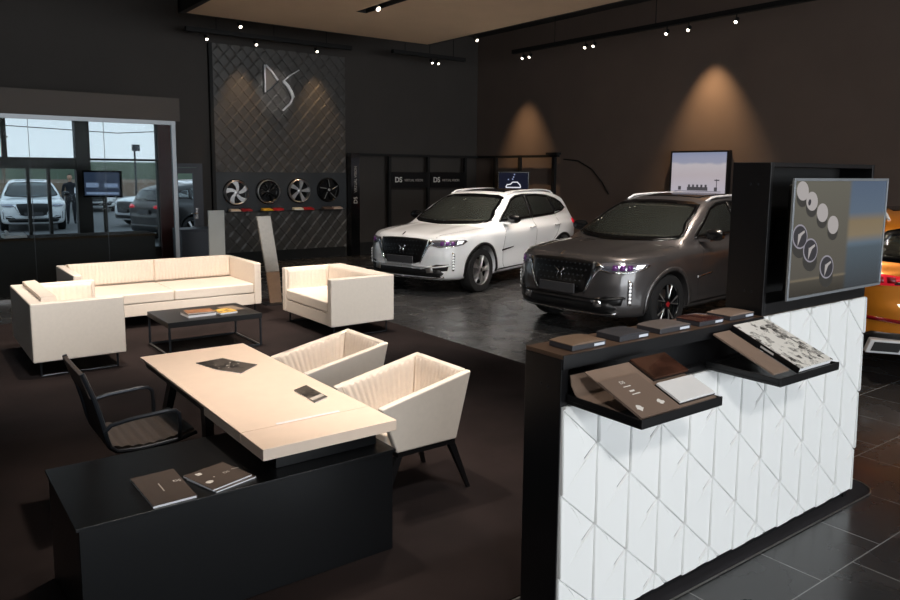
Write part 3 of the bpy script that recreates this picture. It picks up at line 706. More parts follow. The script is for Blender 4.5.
# rims on the band
def rim_mesh(r, spokes, w0, w1, twist, mtx, depth=.05, r0=.05, dish=0., rim_w=.02):
    g = G()
    g.lathe([(r, 0), (r, .02), (r-rim_w*.5, .03), (r-rim_w, .02), (r-rim_w-.005, -.04), (r, -.04), (r, 0)], mtx, 40)
    g.lathe([(0, .012+dish), (r0*.6, .014+dish), (r0, .004+dish), (r0, -.02), (0, -.02)], mtx, 24)
    n = 6
    for k in range(spokes):
        a0 = 2*PI*k/spokes
        L = []; Rr = []
        for i in range(n+1):
            u = i/n; rr = r0*.8+(r-rim_w*.8-r0*.8)*u; a = a0+twist*u; w = (w0+(w1-w0)*u)/2
            cx, cy = rr*math.cos(a), rr*math.sin(a); tx, ty = -math.sin(a), math.cos(a)
            L.append((cx-tx*w, cy-ty*w, dish*(1-u))); Rr.append((cx+tx*w, cy+ty*w, dish*(1-u)))
        for i in range(n):
            q = [L[i], L[i+1], Rr[i+1], Rr[i]]
            g.hexa([mtx @ Vector((p[0], p[1], p[2]-.025)) for p in q], [mtx @ Vector((p[0], p[1], p[2]+.012)) for p in q])
    return g
FACE = Matrix.Rotation(PI/2, 4, 'X')     # z axis -> -y (toward the room)
def display_rim(label, x, z, kind):
    t = thing('wheel_rim', label, 'wheel rim', (x, 15.10, z), 0, 'wheel rims on the brand wall')
    bkd = Matrix.Translation((0, -.001, 0)) @ FACE
    obj('back_disc', G().lathe([(0, 0), (.275, 0), (.275, .012), (.265, .02), (.25, .02), (0, .01)], bkd, 40), 'black_gloss', t)
    mt = Matrix.Translation((0, -.062, 0)) @ FACE
    if kind == 1: obj('spokes', rim_mesh(.25, 5, .045, .115, .5, mt, rim_w=.024), 'alu', t)
    if kind == 2:
        obj('outer_ring', G().lathe([(.25, 0), (.25, .02), (.238, .026), (.23, .018), (.23, -.03), (.25, -.03), (.25, 0)], mt, 40), 'alu', t)
        obj('spokes', rim_mesh(.229, 10, .02, .035, .15, mt), 'black_gloss', t)
    if kind == 3: obj('spokes', rim_mesh(.25, 5, .035, .10, .12, mt, rim_w=.022), 'alu', t)
    if kind == 4:
        obj('spokes', rim_mesh(.25, 5, .06, .10, .2, mt), 'black_gloss', t)
        q = G()
        for k in range(5):
            a = 2*PI*k/5+.15
            q.tube([mt @ Vector((.07*math.cos(a), .07*math.sin(a), .014)), mt @ Vector((.235*math.cos(a+.25), .235*math.sin(a+.25), .014))], .008, 6)
        obj('spoke_edge', q, 'alu', t)  # silver edge lines on the black spokes
        obj('hub_cap', G().lathe([(0, .02), (.03, .018), (.03, .0), (0, .0)], mt, 20), 'alu', t)
display_rim('silver five spoke swirl rim, leftmost on the brand wall', 5.73, 1.475, 1)
display_rim('black rim with thin silver ring, second from left on the brand wall', 6.435, 1.49, 2)
display_rim('silver rim with broad straight spokes, third on the brand wall', 7.145, 1.50, 3)
display_rim('black rim with silver spoke lines, rightmost on the brand wall', 7.855, 1.515, 4)
chipc = [('cream', srgb(232, 212, 190)), ('red', srgb(176, 28, 34)), ('yellow', srgb(232, 180, 40)), ('white', srgb(226, 224, 214)), ('brown', srgb(90, 74, 66)), ('pinkish grey', srgb(176, 160, 150))]
CH = dict((n, mat('chip_'+n.replace(' ', '_'), c, .3, coat=.4)) for n, c in chipc)
for i, (x, a, b, nm) in enumerate(((5.787, 'cream', 'red', 'leftmost silver'), (6.49, 'yellow', 'red', 'black silver ringed'), (7.20, 'white', 'red', 'broad spoke silver'), (7.909, 'brown', 'pinkish grey', 'rightmost black'))):
    sh = obj('sample_shelf', G().box(-.27, .27, -.20, 0, -.02, .0), 'black', loc=(x, 15.104, 1.085), bevel=.003, smooth=False)
    tag(sh, f'small black shelf on the brand wall under the {nm} rim', 'shelf', 'sample shelves under the rims')
    for k, c in enumerate((a, b)):
        o = obj('paint_sample', G().hexa([(-.115, -.08, 0), (.115, -.08, 0), (.115, .07, 0), (-.115, .07, 0)], [(-.105, -.075, .035), (.105, -.075, .035), (.105, .065, .06), (-.105, .065, .06)]), CH[c], loc=(x-.125+.25*k, 15.0, 1.0855), bevel=.006)
        tag(o, f'{c} paint sample on the shelf under the {nm} rim', 'paint sample', 'paint samples on the wall shelves')

# white sign column, leaning totem, grey cabinet
sc = thing('sign_column', 'slim pale grey upright sign board behind the sofa', 'sign', (4.32, 12.3, 0))
M['sign_grey'] = mat('sign_pale_grey', srgb(215, 217, 212), .5, noise=(3, .03))
obj('sign_board', G().box(-.135, .135, -.02, .02, .02, 1.27), 'sign_grey', sc, bevel=.004, smooth=False)
obj('base_plate', G().box(-.17, .17, -.14, .14, 0, .0195), 'black', sc, smooth=False)
tt = thing('price_totem', 'leaning brushed metal totem between the sofa and the right armchair', 'sign', (4.37, 10.15, .0105))
g = G().hexa([(-.10, -.02, .47), (.10, -.02, .47), (.10, .02, .47), (-.10, .02, .47)], [(-.225, -.02, 1.28), (-.02, -.02, 1.28), (-.02, .02, 1.28), (-.225, .02, 1.28)])
obj('metal_plate', g, mat('brushed_bronze', (.45, .42, .38, 1), .45, metal=.8, noise=(30, .06)), tt, bevel=.003, smooth=False)
g = G().hexa([(-.05, -.02, .012), (.13, -.02, .012), (.13, .02, .012), (-.05, .02, .012)], [(-.10, -.02, .469), (.10, -.02, .469), (.10, .02, .469), (-.10, .02, .469)])
obj('tan_glow_plate', g, 'tan', tt, bevel=.003, smooth=False)  # tan colour stands in for warm reflected light on the metal
obj('base_plate', G().box(-.16, .22, -.15, .15, .0, .0115), 'black', tt, smooth=False)
gc = thing('grey_cabinet', 'blue grey low cabinet standing in front of the glass back door', 'cabinet', (4.42, 13.6, 0))
obj('cabinet_body', G().box(-.36, .36, -.25, .25, .0, .86), 'grey_cab', gc, smooth=False, bevel=.004)
obj('cabinet_top', G().box(-.37, .37, -.26, .26, .861, .885), 'grey_cab', gc, smooth=False, bevel=.003)
obj('drawer_front', G().box(-.34, .34, -.262, -.251, .46, .83), 'grey_cab', gc, smooth=False, bevel=.003)
obj('drawer_front', G().box(-.34, .34, -.262, -.251, .05, .44), 'grey_cab', gc, smooth=False, bevel=.003)

# ------------------------------------------------------------------ steel frame stand in the corner
fr = thing('exhibition_stand', 'black open steel frame stand along the corner behind the white car', 'frame', (0, 0, 0))
YV = 15.0
pl = obj('lettered_pillar', G().box(8.345, 8.56, YV-.1, YV+.1, 0, 2.34), 'black_gloss', fr, smooth=False)
text_part('pillar_text', 'DS', .13, 'print_white', pl, (8.495, YV-.102, 1.20), (PI/2, -PI/2, 0), .002)
text_part('pillar_text', 'VIRTUAL VISION', .095, 'print_grey', pl, (8.485, YV-.102, 1.45), (PI/2, -PI/2, 0), .002, sx=.85)
for x in (9.42, 10.53, 11.67): obj('post', G().box(x-.035, x+.035, YV-.035, YV+.035, 0, 2.285), 'black_matte', fr, smooth=False)
obj('top_beam', G().box(8.561, 12.12, YV-.035, YV+.035, 2.286, 2.34), 'black_matte', fr, smooth=False)
obj('top_beam', G().box(12.05, 12.12, 12.12, YV-.036, 2.286, 2.34), 'black_matte', fr, smooth=False)
for y in (12.25, 14.3): obj('post', G().box(12.05, 12.12, y-.045, y+.045, 0, 2.285), 'black_matte', fr, smooth=False)
obj('corner_joint', G().box(11.98, 12.13, 12.08, 12.42, 2.341, 2.39), 'black_matte', fr, smooth=False)
obj('hanger', G().box(12.06, 12.11, 13.36, 13.45, 1.97, 2.285), 'black_matte', fr, smooth=False)
for i, (x0, x1, nm) in enumerate(((9.46, 10.49, 'left'), (10.57, 11.63, 'right'))):
    bd = obj('sign_board', G().box(x0, x1, YV-.05, YV+.02, 1.555, 1.925), 'black', fr, smooth=False)
    text_part('sign_text', 'DS', .17, 'print_white', bd, (x0+.08, YV-.053, 1.685), (PI/2, 0, 0), .002, bold=.004)
    text_part('sign_text', 'VIRTUAL VISION', .085, 'print_grey', bd, (x0+.35, YV-.053, 1.70), (PI/2, 0, 0), .002, sx=.85)
# hanging screen with a car outline
hs = thing('monitor', 'dark blue hanging monitor with a white car outline in the corner', 'screen', (11.80, 13.30, 1.75), R(-38))
obj('monitor_case', G().box(-.36, .36, -.02, .03, -.24, .20), 'black_gloss', hs, smooth=False)
obj('monitor_screen', G().box(-.34, .34, -.024, -.0205, -.22, .18), mat('monitor_blue', (.01, .01, .01, 1), .9, emis=srgb(24, 28, 48), es=.6, spec=.1), hs, smooth=False)
q = G(); q.tube([(-.18, -.028, -.16), (-.15, -.028, -.10), (-.07, -.028, -.09), (-.02, -.028, -.04), (.09, -.028, -.04), (.15, -.028, -.10), (.17, -.028, -.16)], .012, 6); q.tube([(-.18, -.028, -.165), (.17, -.028, -.165)], .012, 6)
obj('car_outline', q, em('monitor_white', srgb(225, 225, 235), 1), hs)
q = G()
for (a, b) in ((-.12, .02), (0, .08), (.02, .14), (-.02, .03)): q.box(a-.014, a+.014, -.0285, -.0245, b-.014, b+.014)
obj('icon_print', q, em('monitor_icon', srgb(140, 150, 190), 1), hs, smooth=False)
obj('hanger_arm', G().tube([(.1, .031, .0), (.15, .17, .06), (.14, .28, .21)], .02, 8), 'black_matte', hs)
obj('curved_shadow', G().tube([(12.185, 12.05-.0, 2.24), (12.185, 11.6, 2.2), (12.185, 11.2, 2.02), (12.185, 10.9, 1.75), (12.185, 10.7, 1.5)], .014, 8), 'black_matte', fr)  # dark tube put in for a curved shadow line on the wall

# picture on the right wall (landscape with a low building)
pc = thing('framed_picture', 'backlit landscape picture with black frame on the right wall', 'picture', (12.198, 8.47, 1.42))
W_, H_ = 1.24, .95
g = G(); dpt = .11
g.box(-dpt, 0, -W_/2, W_/2, 0, .03); g.box(-dpt, 0, -W_/2, W_/2, H_-.03, H_); g.box(-dpt, 0, -W_/2, -W_/2+.03, .03, H_-.03); g.box(-dpt, 0, W_/2-.03, W_/2, .03, H_-.03)
obj('picture_frame', g, 'black', pc, smooth=False)
def pic_mat():
    m, nt, p = nodes_mat('landscape_print')
    p.inputs['Base Color'].default_value = (.05, .05, .05, 1)
    tc = nt.nodes.new('ShaderNodeTexCoord'); sx = nt.nodes.new('ShaderNodeSeparateXYZ'); nt.links.new(tc.outputs['Object'], sx.inputs[0])
    n = nt.nodes.new('ShaderNodeTexNoise'); n.inputs['Scale'].default_value = 3; n.inputs['Detail'].default_value = 4; nt.links.new(tc.outputs['Object'], n.inputs['Vector'])
    a = nt.nodes.new('ShaderNodeMath'); a.operation = 'MULTIPLY_ADD'; a.inputs[1].default_value = .12; nt.links.new(n.outputs['Fac'], a.inputs[0]); nt.links.new(sx.outputs['Z'], a.inputs[2])
    r = nt.nodes.new('ShaderNodeValToRGB'); el = [(0, srgb(150, 146, 150)), (.12, srgb(176, 170, 180)), (.30, srgb(190, 184, 196)), (.55, srgb(188, 178, 184)), (.76, srgb(192, 186, 192)), (.80, srgb(152, 156, 178)), (1, srgb(140, 148, 176))]
    while len(r.color_ramp.elements) < len(el): r.color_ramp.elements.new(.5)
    for e, (p_, c) in zip(r.color_ramp.elements, el): e.position = p_; e.color = c
    nt.links.new(a.outputs[0], r.inputs['Fac']); nt.links.new(r.outputs['Color'], p.inputs['Emission Color']); p.inputs['Emission Strength'].default_value = .8
    return m
obj('picture_print', G().box(-dpt+.01, -.01, -W_/2+.031, W_/2-.031, .031, H_-.031), pic_mat(), pc, smooth=False)
q = G()
YZ = lambda y0, y1, z0, z1: q.box(-dpt+.003, -dpt+.0095, y0, y1, z0, z1)
YZ(-.22, .22, .215, .28)
for k in range(5): YZ(-.2+.09*k, -.16+.09*k, .28, .325)
YZ(.36, .42, .22, .29); YZ(-.42, -.36, .21, .28); YZ(-.41, -.40, .28, .43); YZ(-.46, -.36, .40, .42); YZ(-.5, .5, .195, .2045)
obj('building_print', q, em('print_dark', srgb(72, 70, 76)), pc, smooth=False)

# ------------------------------------------------------------------ office behind glass
gp = struct('partition_frame', G().box(3.64, 3.70, 12.27, 12.33, 0, 2.68).box(-2.6, 3.70, 12.26, 12.34, 2.64, 2.7).box(-2.6, 3.64, 12.27, 12.33, 0, .06), 'silver_frame', smooth=False)
q = G()
obj('partition_pane', G().box(-2.6, 1.632, 12.294, 12.304, .06, 2.64), 'pane_in', gp, smooth=False)
obj('partition_pane', G().box(1.640, 2.636, 12.294, 12.304, .06, 2.64), 'pane_in', gp, smooth=False)
obj('partition_pane', G().box(2.644, 3.639, 12.294, 12.304, .06, 2.64), 'pane_in', gp, smooth=False)
for x in (1.636, 2.64): obj('pane_joint', G().box(x-.003, x+.003, 12.292, 12.306, .06, 2.64), 'steel_dark', gp, smooth=False)
struct('trim_1', G().box(-2.6, 3.78, 12.28, 12.42, 2.70, 3.06), mat('soffit_grey', srgb(92, 86, 82), .8), smooth=False)
struct('ceiling_office', G().box(-2.6, 3.78, 12.42, 15.19, 2.98, 3.06), 'ceil', smooth=False)
rp = obj('red_banner', G().box(4.17, 4.43, 14.95, 15.0, 0, 2.95), 'red_panel', smooth=False); tag(rp, 'dark red tall banner panel beside the glass back door', 'banner')
oc2 = thing('office_counter', 'black counter with brown edge inside the glass office', 'counter', (0, 0, 0))
obj('counter_front', G().box(-.8, 3.5, 12.95, 13.6, 0, .84), 'black_matte', oc2, smooth=False)
obj('counter_edge', G().box(-.82, 3.52, 12.93, 13.62, .841, .875), mat('dull_brown', srgb(62, 50, 38), .85, spec=.1), oc2, smooth=False)
M['office_white'] = mat('plastic_white', srgb(215, 218, 220), .4)
wb = thing('white_box', 'flat white box with a bar on the office counter behind the glass', 'telephone', (1.48, 13.2, .8755), .1)  # plain white block with a small bar on top
obj('white_box_base', G().hexa([(-.16, -.1, 0), (.16, -.1, 0), (.16, .1, 0), (-.16, .1, 0)], [(-.15, -.09, .035), (.15, -.09, .035), (.15, .09, .07), (-.15, .09, .07)]), 'office_white', wb, bevel=.006)
obj('white_box_bar', G().tube([(-.1, -.07, .075), (-.1, .0, .09), (-.1, .07, .10)], .02, 8), 'office_white', wb)
# monitor in the office
om = thing('monitor', 'black monitor on a pole stand inside the glass office', 'screen', (2.93, 13.95, 0), R(-35))
obj('monitor_case', G().box(-.33, .33, 0, .04, 1.45, 1.91), 'black_gloss', om, smooth=False, bevel=.004)
obj('monitor_screen', G().box(-.30, .30, -.003, -.0005, 1.48, 1.88), em('office_screen', srgb(40, 52, 72), .9), om, smooth=False)
q = G(); q.box(-.27, -.06, -.006, -.0035, 1.62, 1.70); q.box(.04, .27, -.006, -.0035, 1.62, 1.69); q.box(-.27, .27, -.006, -.0035, 1.50, 1.54)
obj('screen_picture', q, em('office_screen_picture', srgb(120, 140, 170), .8), om, smooth=False)
obj('pole', G().tube([(0, .08, .03), (0, .08, 1.6)], .035, 12), 'black', om)
obj('pole_mount', G().box(-.08, .08, .0405, .08, 1.5, 1.8), 'black', om, smooth=False)
obj('stand_base', G().box(-.25, .25, -.14, .30, 0, .03), 'black', om, smooth=False)

# person in the office (standing, dark clothes)
def person(loc, rz):
    t = thing('person', 'person in dark clothes standing outside the office window'  , 'person', loc, rz)
    bm = bmesh.new(); sk = []
    J = {}
    def v(n, p, r): J[n] = bm.verts.new(p); sk.append((n, r)); return J[n]
    v('pel', (0, 0, .96), (.165, .12)); v('waist', (0, 0, 1.12), (.14, .10)); v('chest', (0, -.01, 1.33), (.17, .115)); v('neckb', (0, 0, 1.49), (.075, .07)); v('neck', (0, -.01, 1.56), (.052, .055))
    for s, n in ((1, 'l'), (-1, 'r')):
        v(n+'sh', (s*.19, 0, 1.43), (.065, .065)); v(n+'el', (s*.245, .02, 1.14), (.047, .047)); v(n+'wr', (s*.24, -.10, .93), (.034, .03)); v(n+'pa', (s*.235, -.135, .87), (.038, .022))
        v(n+'hip', (s*.095, 0, .88), (.095, .10)); v(n+'kn', (s*.105, -.01, .50), (.062, .065)); v(n+'an', (s*.11, .02, .10), (.042, .045)); v(n+'toe', (s*.125, -.13, .045), (.045, .036))
    E = [('pel', 'waist'), ('waist', 'chest'), ('chest', 'neckb'), ('neckb', 'neck')]
    for n in 'lr': E += [('chest', n+'sh'), (n+'sh', n+'el'), (n+'el', n+'wr'), (n+'wr', n+'pa'), ('pel', n+'hip'), (n+'hip', n+'kn'), (n+'kn', n+'an'), (n+'an', n+'toe')]
    for n, s in (('l', 1), ('r', -1)):
        b = Vector(J[n+'pa'].co)
        for k in range(4):
            q1 = v(f'{n}f{k}a', b+Vector((s*.004, -.028+.018*k, -.05)), (.0095, .0095)); q2 = v(f'{n}f{k}b', b+Vector((-s*.004, -.032+.018*k, -.10+.008*abs(k-1.4))), (.008, .008))
            E += [(n+'pa', f'{n}f{k}a'), (f'{n}f{k}a', f'{n}f{k}b')]
        v(n+'t', b+Vector((-s*.02, -.045, -.02)), (.010, .010)); E.append((n+'pa', n+'t'))
    for a, b in E: bm.edges.new((J[a], J[b]))
    me = bpy.data.meshes.new('tmp'); names = [n for n, _ in sk]
    bm.verts.index_update(); bm.to_mesh(me); bm.free()
    o = bpy.data.objects.new('tmp', me); COL.objects.link(o)
    md = o.modifiers.new('skin', 'SKIN')
    for i, (n, r) in enumerate(sk):
        me.skin_vertices[0].data[i].radius = r; me.skin_vertices[0].data[i].use_root = (n == 'pel')
    sb = o.modifiers.new('sub', 'SUBSURF'); sb.levels = 2; sb.render_levels = 2
    dg = bpy.context.evaluated_depsgraph_get(); m2 = bpy.data.meshes.new_from_object(o.evaluated_get(dg)); bpy.data.objects.remove(o)
    m2.materials.clear(); m2.materials.append(M['cloth_dark']); m2.materials.append(M['skin'])
    # head: shaped ellipsoid joined to the body mesh
    bm = bmesh.new(); bm.from_mesh(m2)
    h = bmesh.ops.create_uvsphere(bm, u_segments=28, v_segments=20, radius=1)['verts']
    for q in h:
        x, y, z = q.co
        X = x*.075*(1-.18*max(0, -z)); Y = y*.095; Z = z*.115
        if y < 0: Y += -.022*math.exp(-((x/.16)**2+((z+.08)/.2)**2)) - .008*math.exp(-((x/.3)**2+((z+.5)/.1)**2)) + .01*math.exp(-(((abs(x)-.38)/.14)**2+((z-.08)/.1)**2)) - .012*math.exp(-((x/.4)**2+((z+.85)/.18)**2))
        if abs(x) > .9 and abs(z) < .3: X *= 1.12
        q.co = (X, Y-.015, Z+1.675)
    for f in bm.faces:
        c = f.calc_center_median(); f.smooth = True
        f.material_index = 1 if (c.z > 1.53 or c.z < .90 and abs(c.x) > .19 and c.z > .7) else 0
    m2b = bpy.data.meshes.new('body'); bm.to_mesh(m2b); bm.free()
    for mm in ('cloth_dark', 'skin'): m2b.materials.append(M[mm])
    b = bpy.data.objects.new('body', m2b); COL.objects.link(b); b.parent = t
    g = G(); 
    def hf(u, w_):
        a = 2*PI*u; e = w_*PI/2; x, y, z = math.cos(a)*math.cos(e), math.sin(a)*math.cos(e), math.sin(e)
        return (x*.082, y*.10-.008, z*.122+1.68)
    us = lin(0, 1, 25)
    def hair(u, w_):
        p = hf(u, w_); return p
    g.grid(lambda u, w_: hf(u, (-.25 if math.sin(2*PI*u) > -.3 else .45)*(1-w_)+w_*.98), us, lin(0, 1, 8))
    obj('hair', g, 'hair', t, angle=80)
    return t
person((5.15, 29.6, -.06), R(-10))

# ------------------------------------------------------------------ cars
def sd_poly(P, poly):
    A = np.array(poly, float); B = np.roll(A, -1, 0)
    out = np.empty(len(P))
    for s in range(0, len(P), 20000):
        p = P[s:s+20000]
        e = B-A; w = p[:, None, :]-A[None]
        t = np.clip((w*e).sum(2)/(e*e).sum(1), 0, 1)
        d2 = ((w-t[..., None]*e)**2).sum(2).min(1)
        y = p[:, 1:2]; x = p[:, 0:1]
        c = ((A[:, 1] <= y) != (B[:, 1] <= y)) & (x < A[:, 0]+(y-A[:, 1])*(B[:, 0]-A[:, 0])/np.where(B[:, 1] == A[:, 1], 1e-9, B[:, 1]-A[:, 1]))
        ins = c.sum(1) % 2 == 1
        out[s:s+20000] = np.where(ins, -1, 1)*np.sqrt(d2)
    return out
def crom(pts, n=4, closed=True):
    P = [np.array(p, float) for p in pts]; m = len(P); o = []
    rng = range(m) if closed else range(m-1)
    for i in rng:
        g = lambda k: P[k % m] if closed else P[max(0, min(m-1, k))]
        a, b, c, d = g(i-1), g(i), g(i+1), g(i+2)
        for k in range(n):
            t = k/n
            o.append(tuple(.5*((2*b)+(-a+c)*t+(2*a-5*b+4*c-d)*t*t+(-a+3*b-3*c+d)*t**3)))
    if not closed: o.append(tuple(P[-1]))
    return o
SIDE_L = crom([(-.70, .235), (-.80, .25), (-.865, .33), (-.885, .45), (-.895, .62), (-.885, .76), (-.85, .865), (-.79, .925), (-.62, .972), (-.30, 1.015), (0, 1.04), (.25, 1.055), (.45, 1.06), (1.0, 1.065), (2.0, 1.09), (2.9, 1.13), (3.35, 1.13), (3.56, 1.10), (3.60, .98), (3.60, .80), (3.655, .70), (3.66, .50), (3.60, .33), (3.35, .25), (2.6, .235), (1.3, .235), (0, .235)], 3)
ph = [(-.90, 0), (-.893, .30), (-.855, .55), (-.77, .72), (-.62, .845), (-.35, .92), (0, .948), (.5, .945), (1.4, .94), (2.3, .948), (2.74, .955), (3.1, .935), (3.38, .87), (3.55, .74), (3.64, .45), (3.66, 0)]
PLAN = crom(ph+[(x, -y) for x, y in ph[::-1] if y > 0], 3)
SIDE_G = crom([(.10, 1.02), (.36, 1.16), (.75, 1.35), (1.12, 1.505), (1.35, 1.565), (1.65, 1.60), (2.05, 1.612), (2.45, 1.60), (2.85, 1.565), (3.15, 1.515), (3.32, 1.46), (3.40, 1.36), (3.52, 1.16), (3.56, 1.0), (3.4, .9), (1.8, .9), (.3, .9)], 3)
SECZ = [.2, .28, .36, .50, .62, .72, .86, .94, 1.0, 1.06, 1.12, 1.2]; SECW = [-.13, -.055, -.03, -.026, -.022, -.008, .0, -.004, -.022, -.06, -.13, -.26]
GZ = [.9, 1.02, 1.1, 1.3, 1.45, 1.55, 1.62]; GW = [.90, .875, .852, .765, .685, .61, .54]
def smin(a, b, k):
    h = np.clip(.5+.5*(b-a)/k, 0, 1); return b+(a-b)*h-k*h*(1-h)
def smax(a, b, k): return -smin(-a, -b, k)
def car_sdf(P):
    x, y, z = P[:, 0], np.abs(P[:, 1]), P[:, 2]
    crown = .075*np.clip(y, 0, 1)**2*np.clip((z-.55)/.3, 0, 1) + .012*np.exp(-((y-.52)/.09)**2)*np.clip((z-.8)/.15, 0, 1)*-1*(x < .5)
    a = sd_poly(np.stack([x, z+crown], 1), SIDE_L)
    sec = np.interp(z, SECZ, SECW)
    b = sd_poly(np.stack([x, y], 1), PLAN)-sec*.95
    fl = .018*(np.exp(-(np.hypot(x, z-.36)-.44)**2/.006)+np.exp(-(np.hypot(x-2.738, z-.36)-.44)**2/.006))
    b = b-fl*(y > .6)+.10*np.clip((z-.62)/.34, 0, 1)*np.clip((-x-.25)/.5, 0, 1)
    L = smax(a, b, .07)
    xs = x-.17*(y/.7)**2*np.clip(1-(x-.1)/1.6, 0, 1)+.10*(y/.7)**2*np.clip((x-2.8)/.5, 0, 1)
    ga = sd_poly(np.stack([xs, z+.07*y**2], 1), SIDE_G)
    gw = np.interp(z, GZ, GW)*(1-.10*np.clip((x-1.9)/1.6, 0, 1)**2)-.03*np.clip((.9-x)/.8, 0, 1)
    gb = (y-gw)*.93
    Gh = smax(ga, gb, .05)
    return smin(L, Gh, .035)*.8
def march(O, D, off=0., steps=46):
    T = np.zeros(len(O))
    for _ in range(steps):
        d = car_sdf(O+D*T[:, None])-off
        T += np.clip(d, -.05, .5)
    return O+D*T[:, None]
def car_body_mesh():
    NF, NS, NA = 30, 100, 120
    s0, s1 = np.array([.05, 0, .64]), np.array([2.85, 0, .76])
    rows = []
    for i in range(NF):
        ph_ = (PI/2)*(i+.5)/NF; rows.append((s0, -math.cos(ph_), math.sin(ph_)))
    for i in range(NS): rows.append((s0+(s1-s0)*i/(NS-1), 0., 1.))
    for i in range(NF):
        ph_ = (PI/2)*(1-(i+.5)/NF); rows.append((s1, math.cos(ph_), math.sin(ph_)))
    O = []; D = []
    for (c, ax, rd) in rows:
        for k in range(NA):
            t = 2*PI*k/NA
            d = np.array([ax, rd*math.cos(t), rd*math.sin(t)]); O.append(c+d*2.6); D.append(-d)
    O = np.array(O); D = np.array(D)
    V = march(O, D)
    bm = bmesh.new(); vs = [bm.verts.new(p) for p in V]
    nr = len(rows)
    for i in range(nr-1):
        for k in range(NA):
            k2 = (k+1) % NA; bm.faces.new([vs[i*NA+k], vs[i*NA+k2], vs[(i+1)*NA+k2], vs[(i+1)*NA+k]])
    bm.faces.new([vs[k] for k in range(NA)]); bm.faces.new([vs[(nr-1)*NA+k] for k in range(NA)][::-1])
    bmesh.ops.recalc_face_normals(bm, faces=bm.faces)
    return bm
def to_tmp(bm, name, mats):
    me = bpy.data.meshes.new(name); bm.to_mesh(me); bm.free()
    for m in mats: me.materials.append(m)
    o = bpy.data.objects.new(name, me); COL.objects.link(o); return o
def in_poly(p, poly):
    c = False; n = len(poly)
    for i in range(n):
        a, b = poly[i], poly[(i+1) % n]
        if (a[1] <= p[1]) != (b[1] <= p[1]) and p[0] < a[0]+(p[1]-a[1])*(b[0]-a[0])/(b[1]-a[1]): c = not c
    return c
def shrink(poly, k=.9):
    cx = sum(p[0] for p in poly)/len(poly); cy = sum(p[1] for p in poly)/len(poly)
    return [(cx+(a-cx)*k, cy+(b-cy)*k) for a, b in poly]
def patch(name, poly, d, a, b, mats, parent, off=.004, step=.05, thick=.005, start=3.0, org=(0, 0, 0)):
    """outline poly in the (a,b) plane laid onto the car skin along d, thickened outward"""
    d, a, b, org = (np.array(q, float) for q in (d, a, b, org)); d /= np.linalg.norm(d)
    bm = bmesh.new()
    f = bm.faces.new([bm.verts.new((p[0], p[1], 0)) for p in poly])
    for ax in (0, 1):
        lo, hi = min(p[ax] for p in poly), max(p[ax] for p in poly)
        n = max(1, int((hi-lo)/step)); nm = (1, 0, 0) if ax == 0 else (0, 1, 0)
        for i in range(1, n):
            c = lo+(hi-lo)*i/n
            bmesh.ops.bisect_plane(bm, geom=bm.verts[:]+bm.edges[:]+bm.faces[:], plane_co=[c if ax == 0 else 0, c if ax == 1 else 0, 0], plane_no=nm)
    bmesh.ops.triangulate(bm, faces=[f for f in bm.faces if len(f.verts) > 4])
    uv = np.array([v.co[:2] for v in bm.verts])
    O = org+uv[:, 0:1]*a+uv[:, 1:2]*b-d*start
    V = march(O, np.repeat(d[None], len(O), 0), off)
    for v, p in zip(bm.verts, V): v.co = p
    bm.normal_update()
    # orient outward (against d)
    if sum(f.normal.dot(Vector(-d)) for f in bm.faces) < 0: bmesh.ops.reverse_faces(bm, faces=bm.faces)
    o = obj(name, bm, mats, parent, recalc=False, angle=50)
    if thick:
        m = o.modifiers.new('thick', 'SOLIDIFY'); m.thickness = thick; m.offset = -1
    return o
def stripe(pts, w):
    """outline of a ribbon along a 2D polyline"""
    P = [Vector(p) for p in pts]; L = []; Rr = []
    for i, p in enumerate(P):
        t = (P[min(i+1, len(P)-1)]-P[max(i-1, 0)]).normalized(); n = Vector((-t.y, t.x))
        ww = w[i] if isinstance(w, (list, tuple)) else w
        L.append(tuple(p+n*ww/2)); Rr.append(tuple(p-n*ww/2))
    return L+Rr[::-1]

WIND = [(-.765, 1.11), (-.42, 1.08), (0, 1.072), (.42, 1.08), (.765, 1.11), (.69, 1.27), (.60, 1.475), (.3, 1.51), (0, 1.52), (-.3, 1.51), (-.60, 1.475), (-.69, 1.27)]
REARW = [(-.70, 1.17), (0, 1.16), (.70, 1.17), (.60, 1.40), (.3, 1.435), (0, 1.44), (-.3, 1.435), (-.60, 1.40)]
DLO1 = [(.66, 1.11), (.78, 1.18), (1.24, 1.44), (1.46, 1.495), (1.74, 1.512), (1.70, 1.135), (1.2, 1.12)]
DLO2 = [(1.76, 1.137), (1.80, 1.507), (2.2, 1.505), (2.60, 1.475), (2.66, 1.19), (2.62, 1.165)]
DLO3 = [(2.70, 1.20), (2.65, 1.465), (2.88, 1.42), (3.05, 1.35), (3.16, 1.26), (3.05, 1.215)]
M['white_paint'] = mat('white_paint', srgb(236, 238, 240), .28, coat=1)
M['grey_paint'] = mat('grey_paint', srgb(90, 87, 87), .34, metal=.6, coat=1)
M['orange_paint'] = mat('orange_paint', srgb(206, 126, 30), .42, metal=.4, coat=1)
M['dark_paint'] = mat('dark_paint', srgb(16, 16, 18), .4, coat=.3)
M['frit'] = mat('glass_border', srgb(7, 7, 8), .15)
M['trim_black'] = mat('trim_black', srgb(18, 18, 19), .4)
M['grille_black'] = mat('grille_black', srgb(12, 12, 13), .3)
M['plate_grey'] = mat('plate_grey', srgb(62, 62, 65), .4)
M['satin_silver'] = mat('satin_silver', (.85, .86, .88, 1), .25, metal=.3, coat=.6)
M['lamp_glass'] = mat('lamp_clear', srgb(150, 152, 165), .08, metal=.7, coat=1)
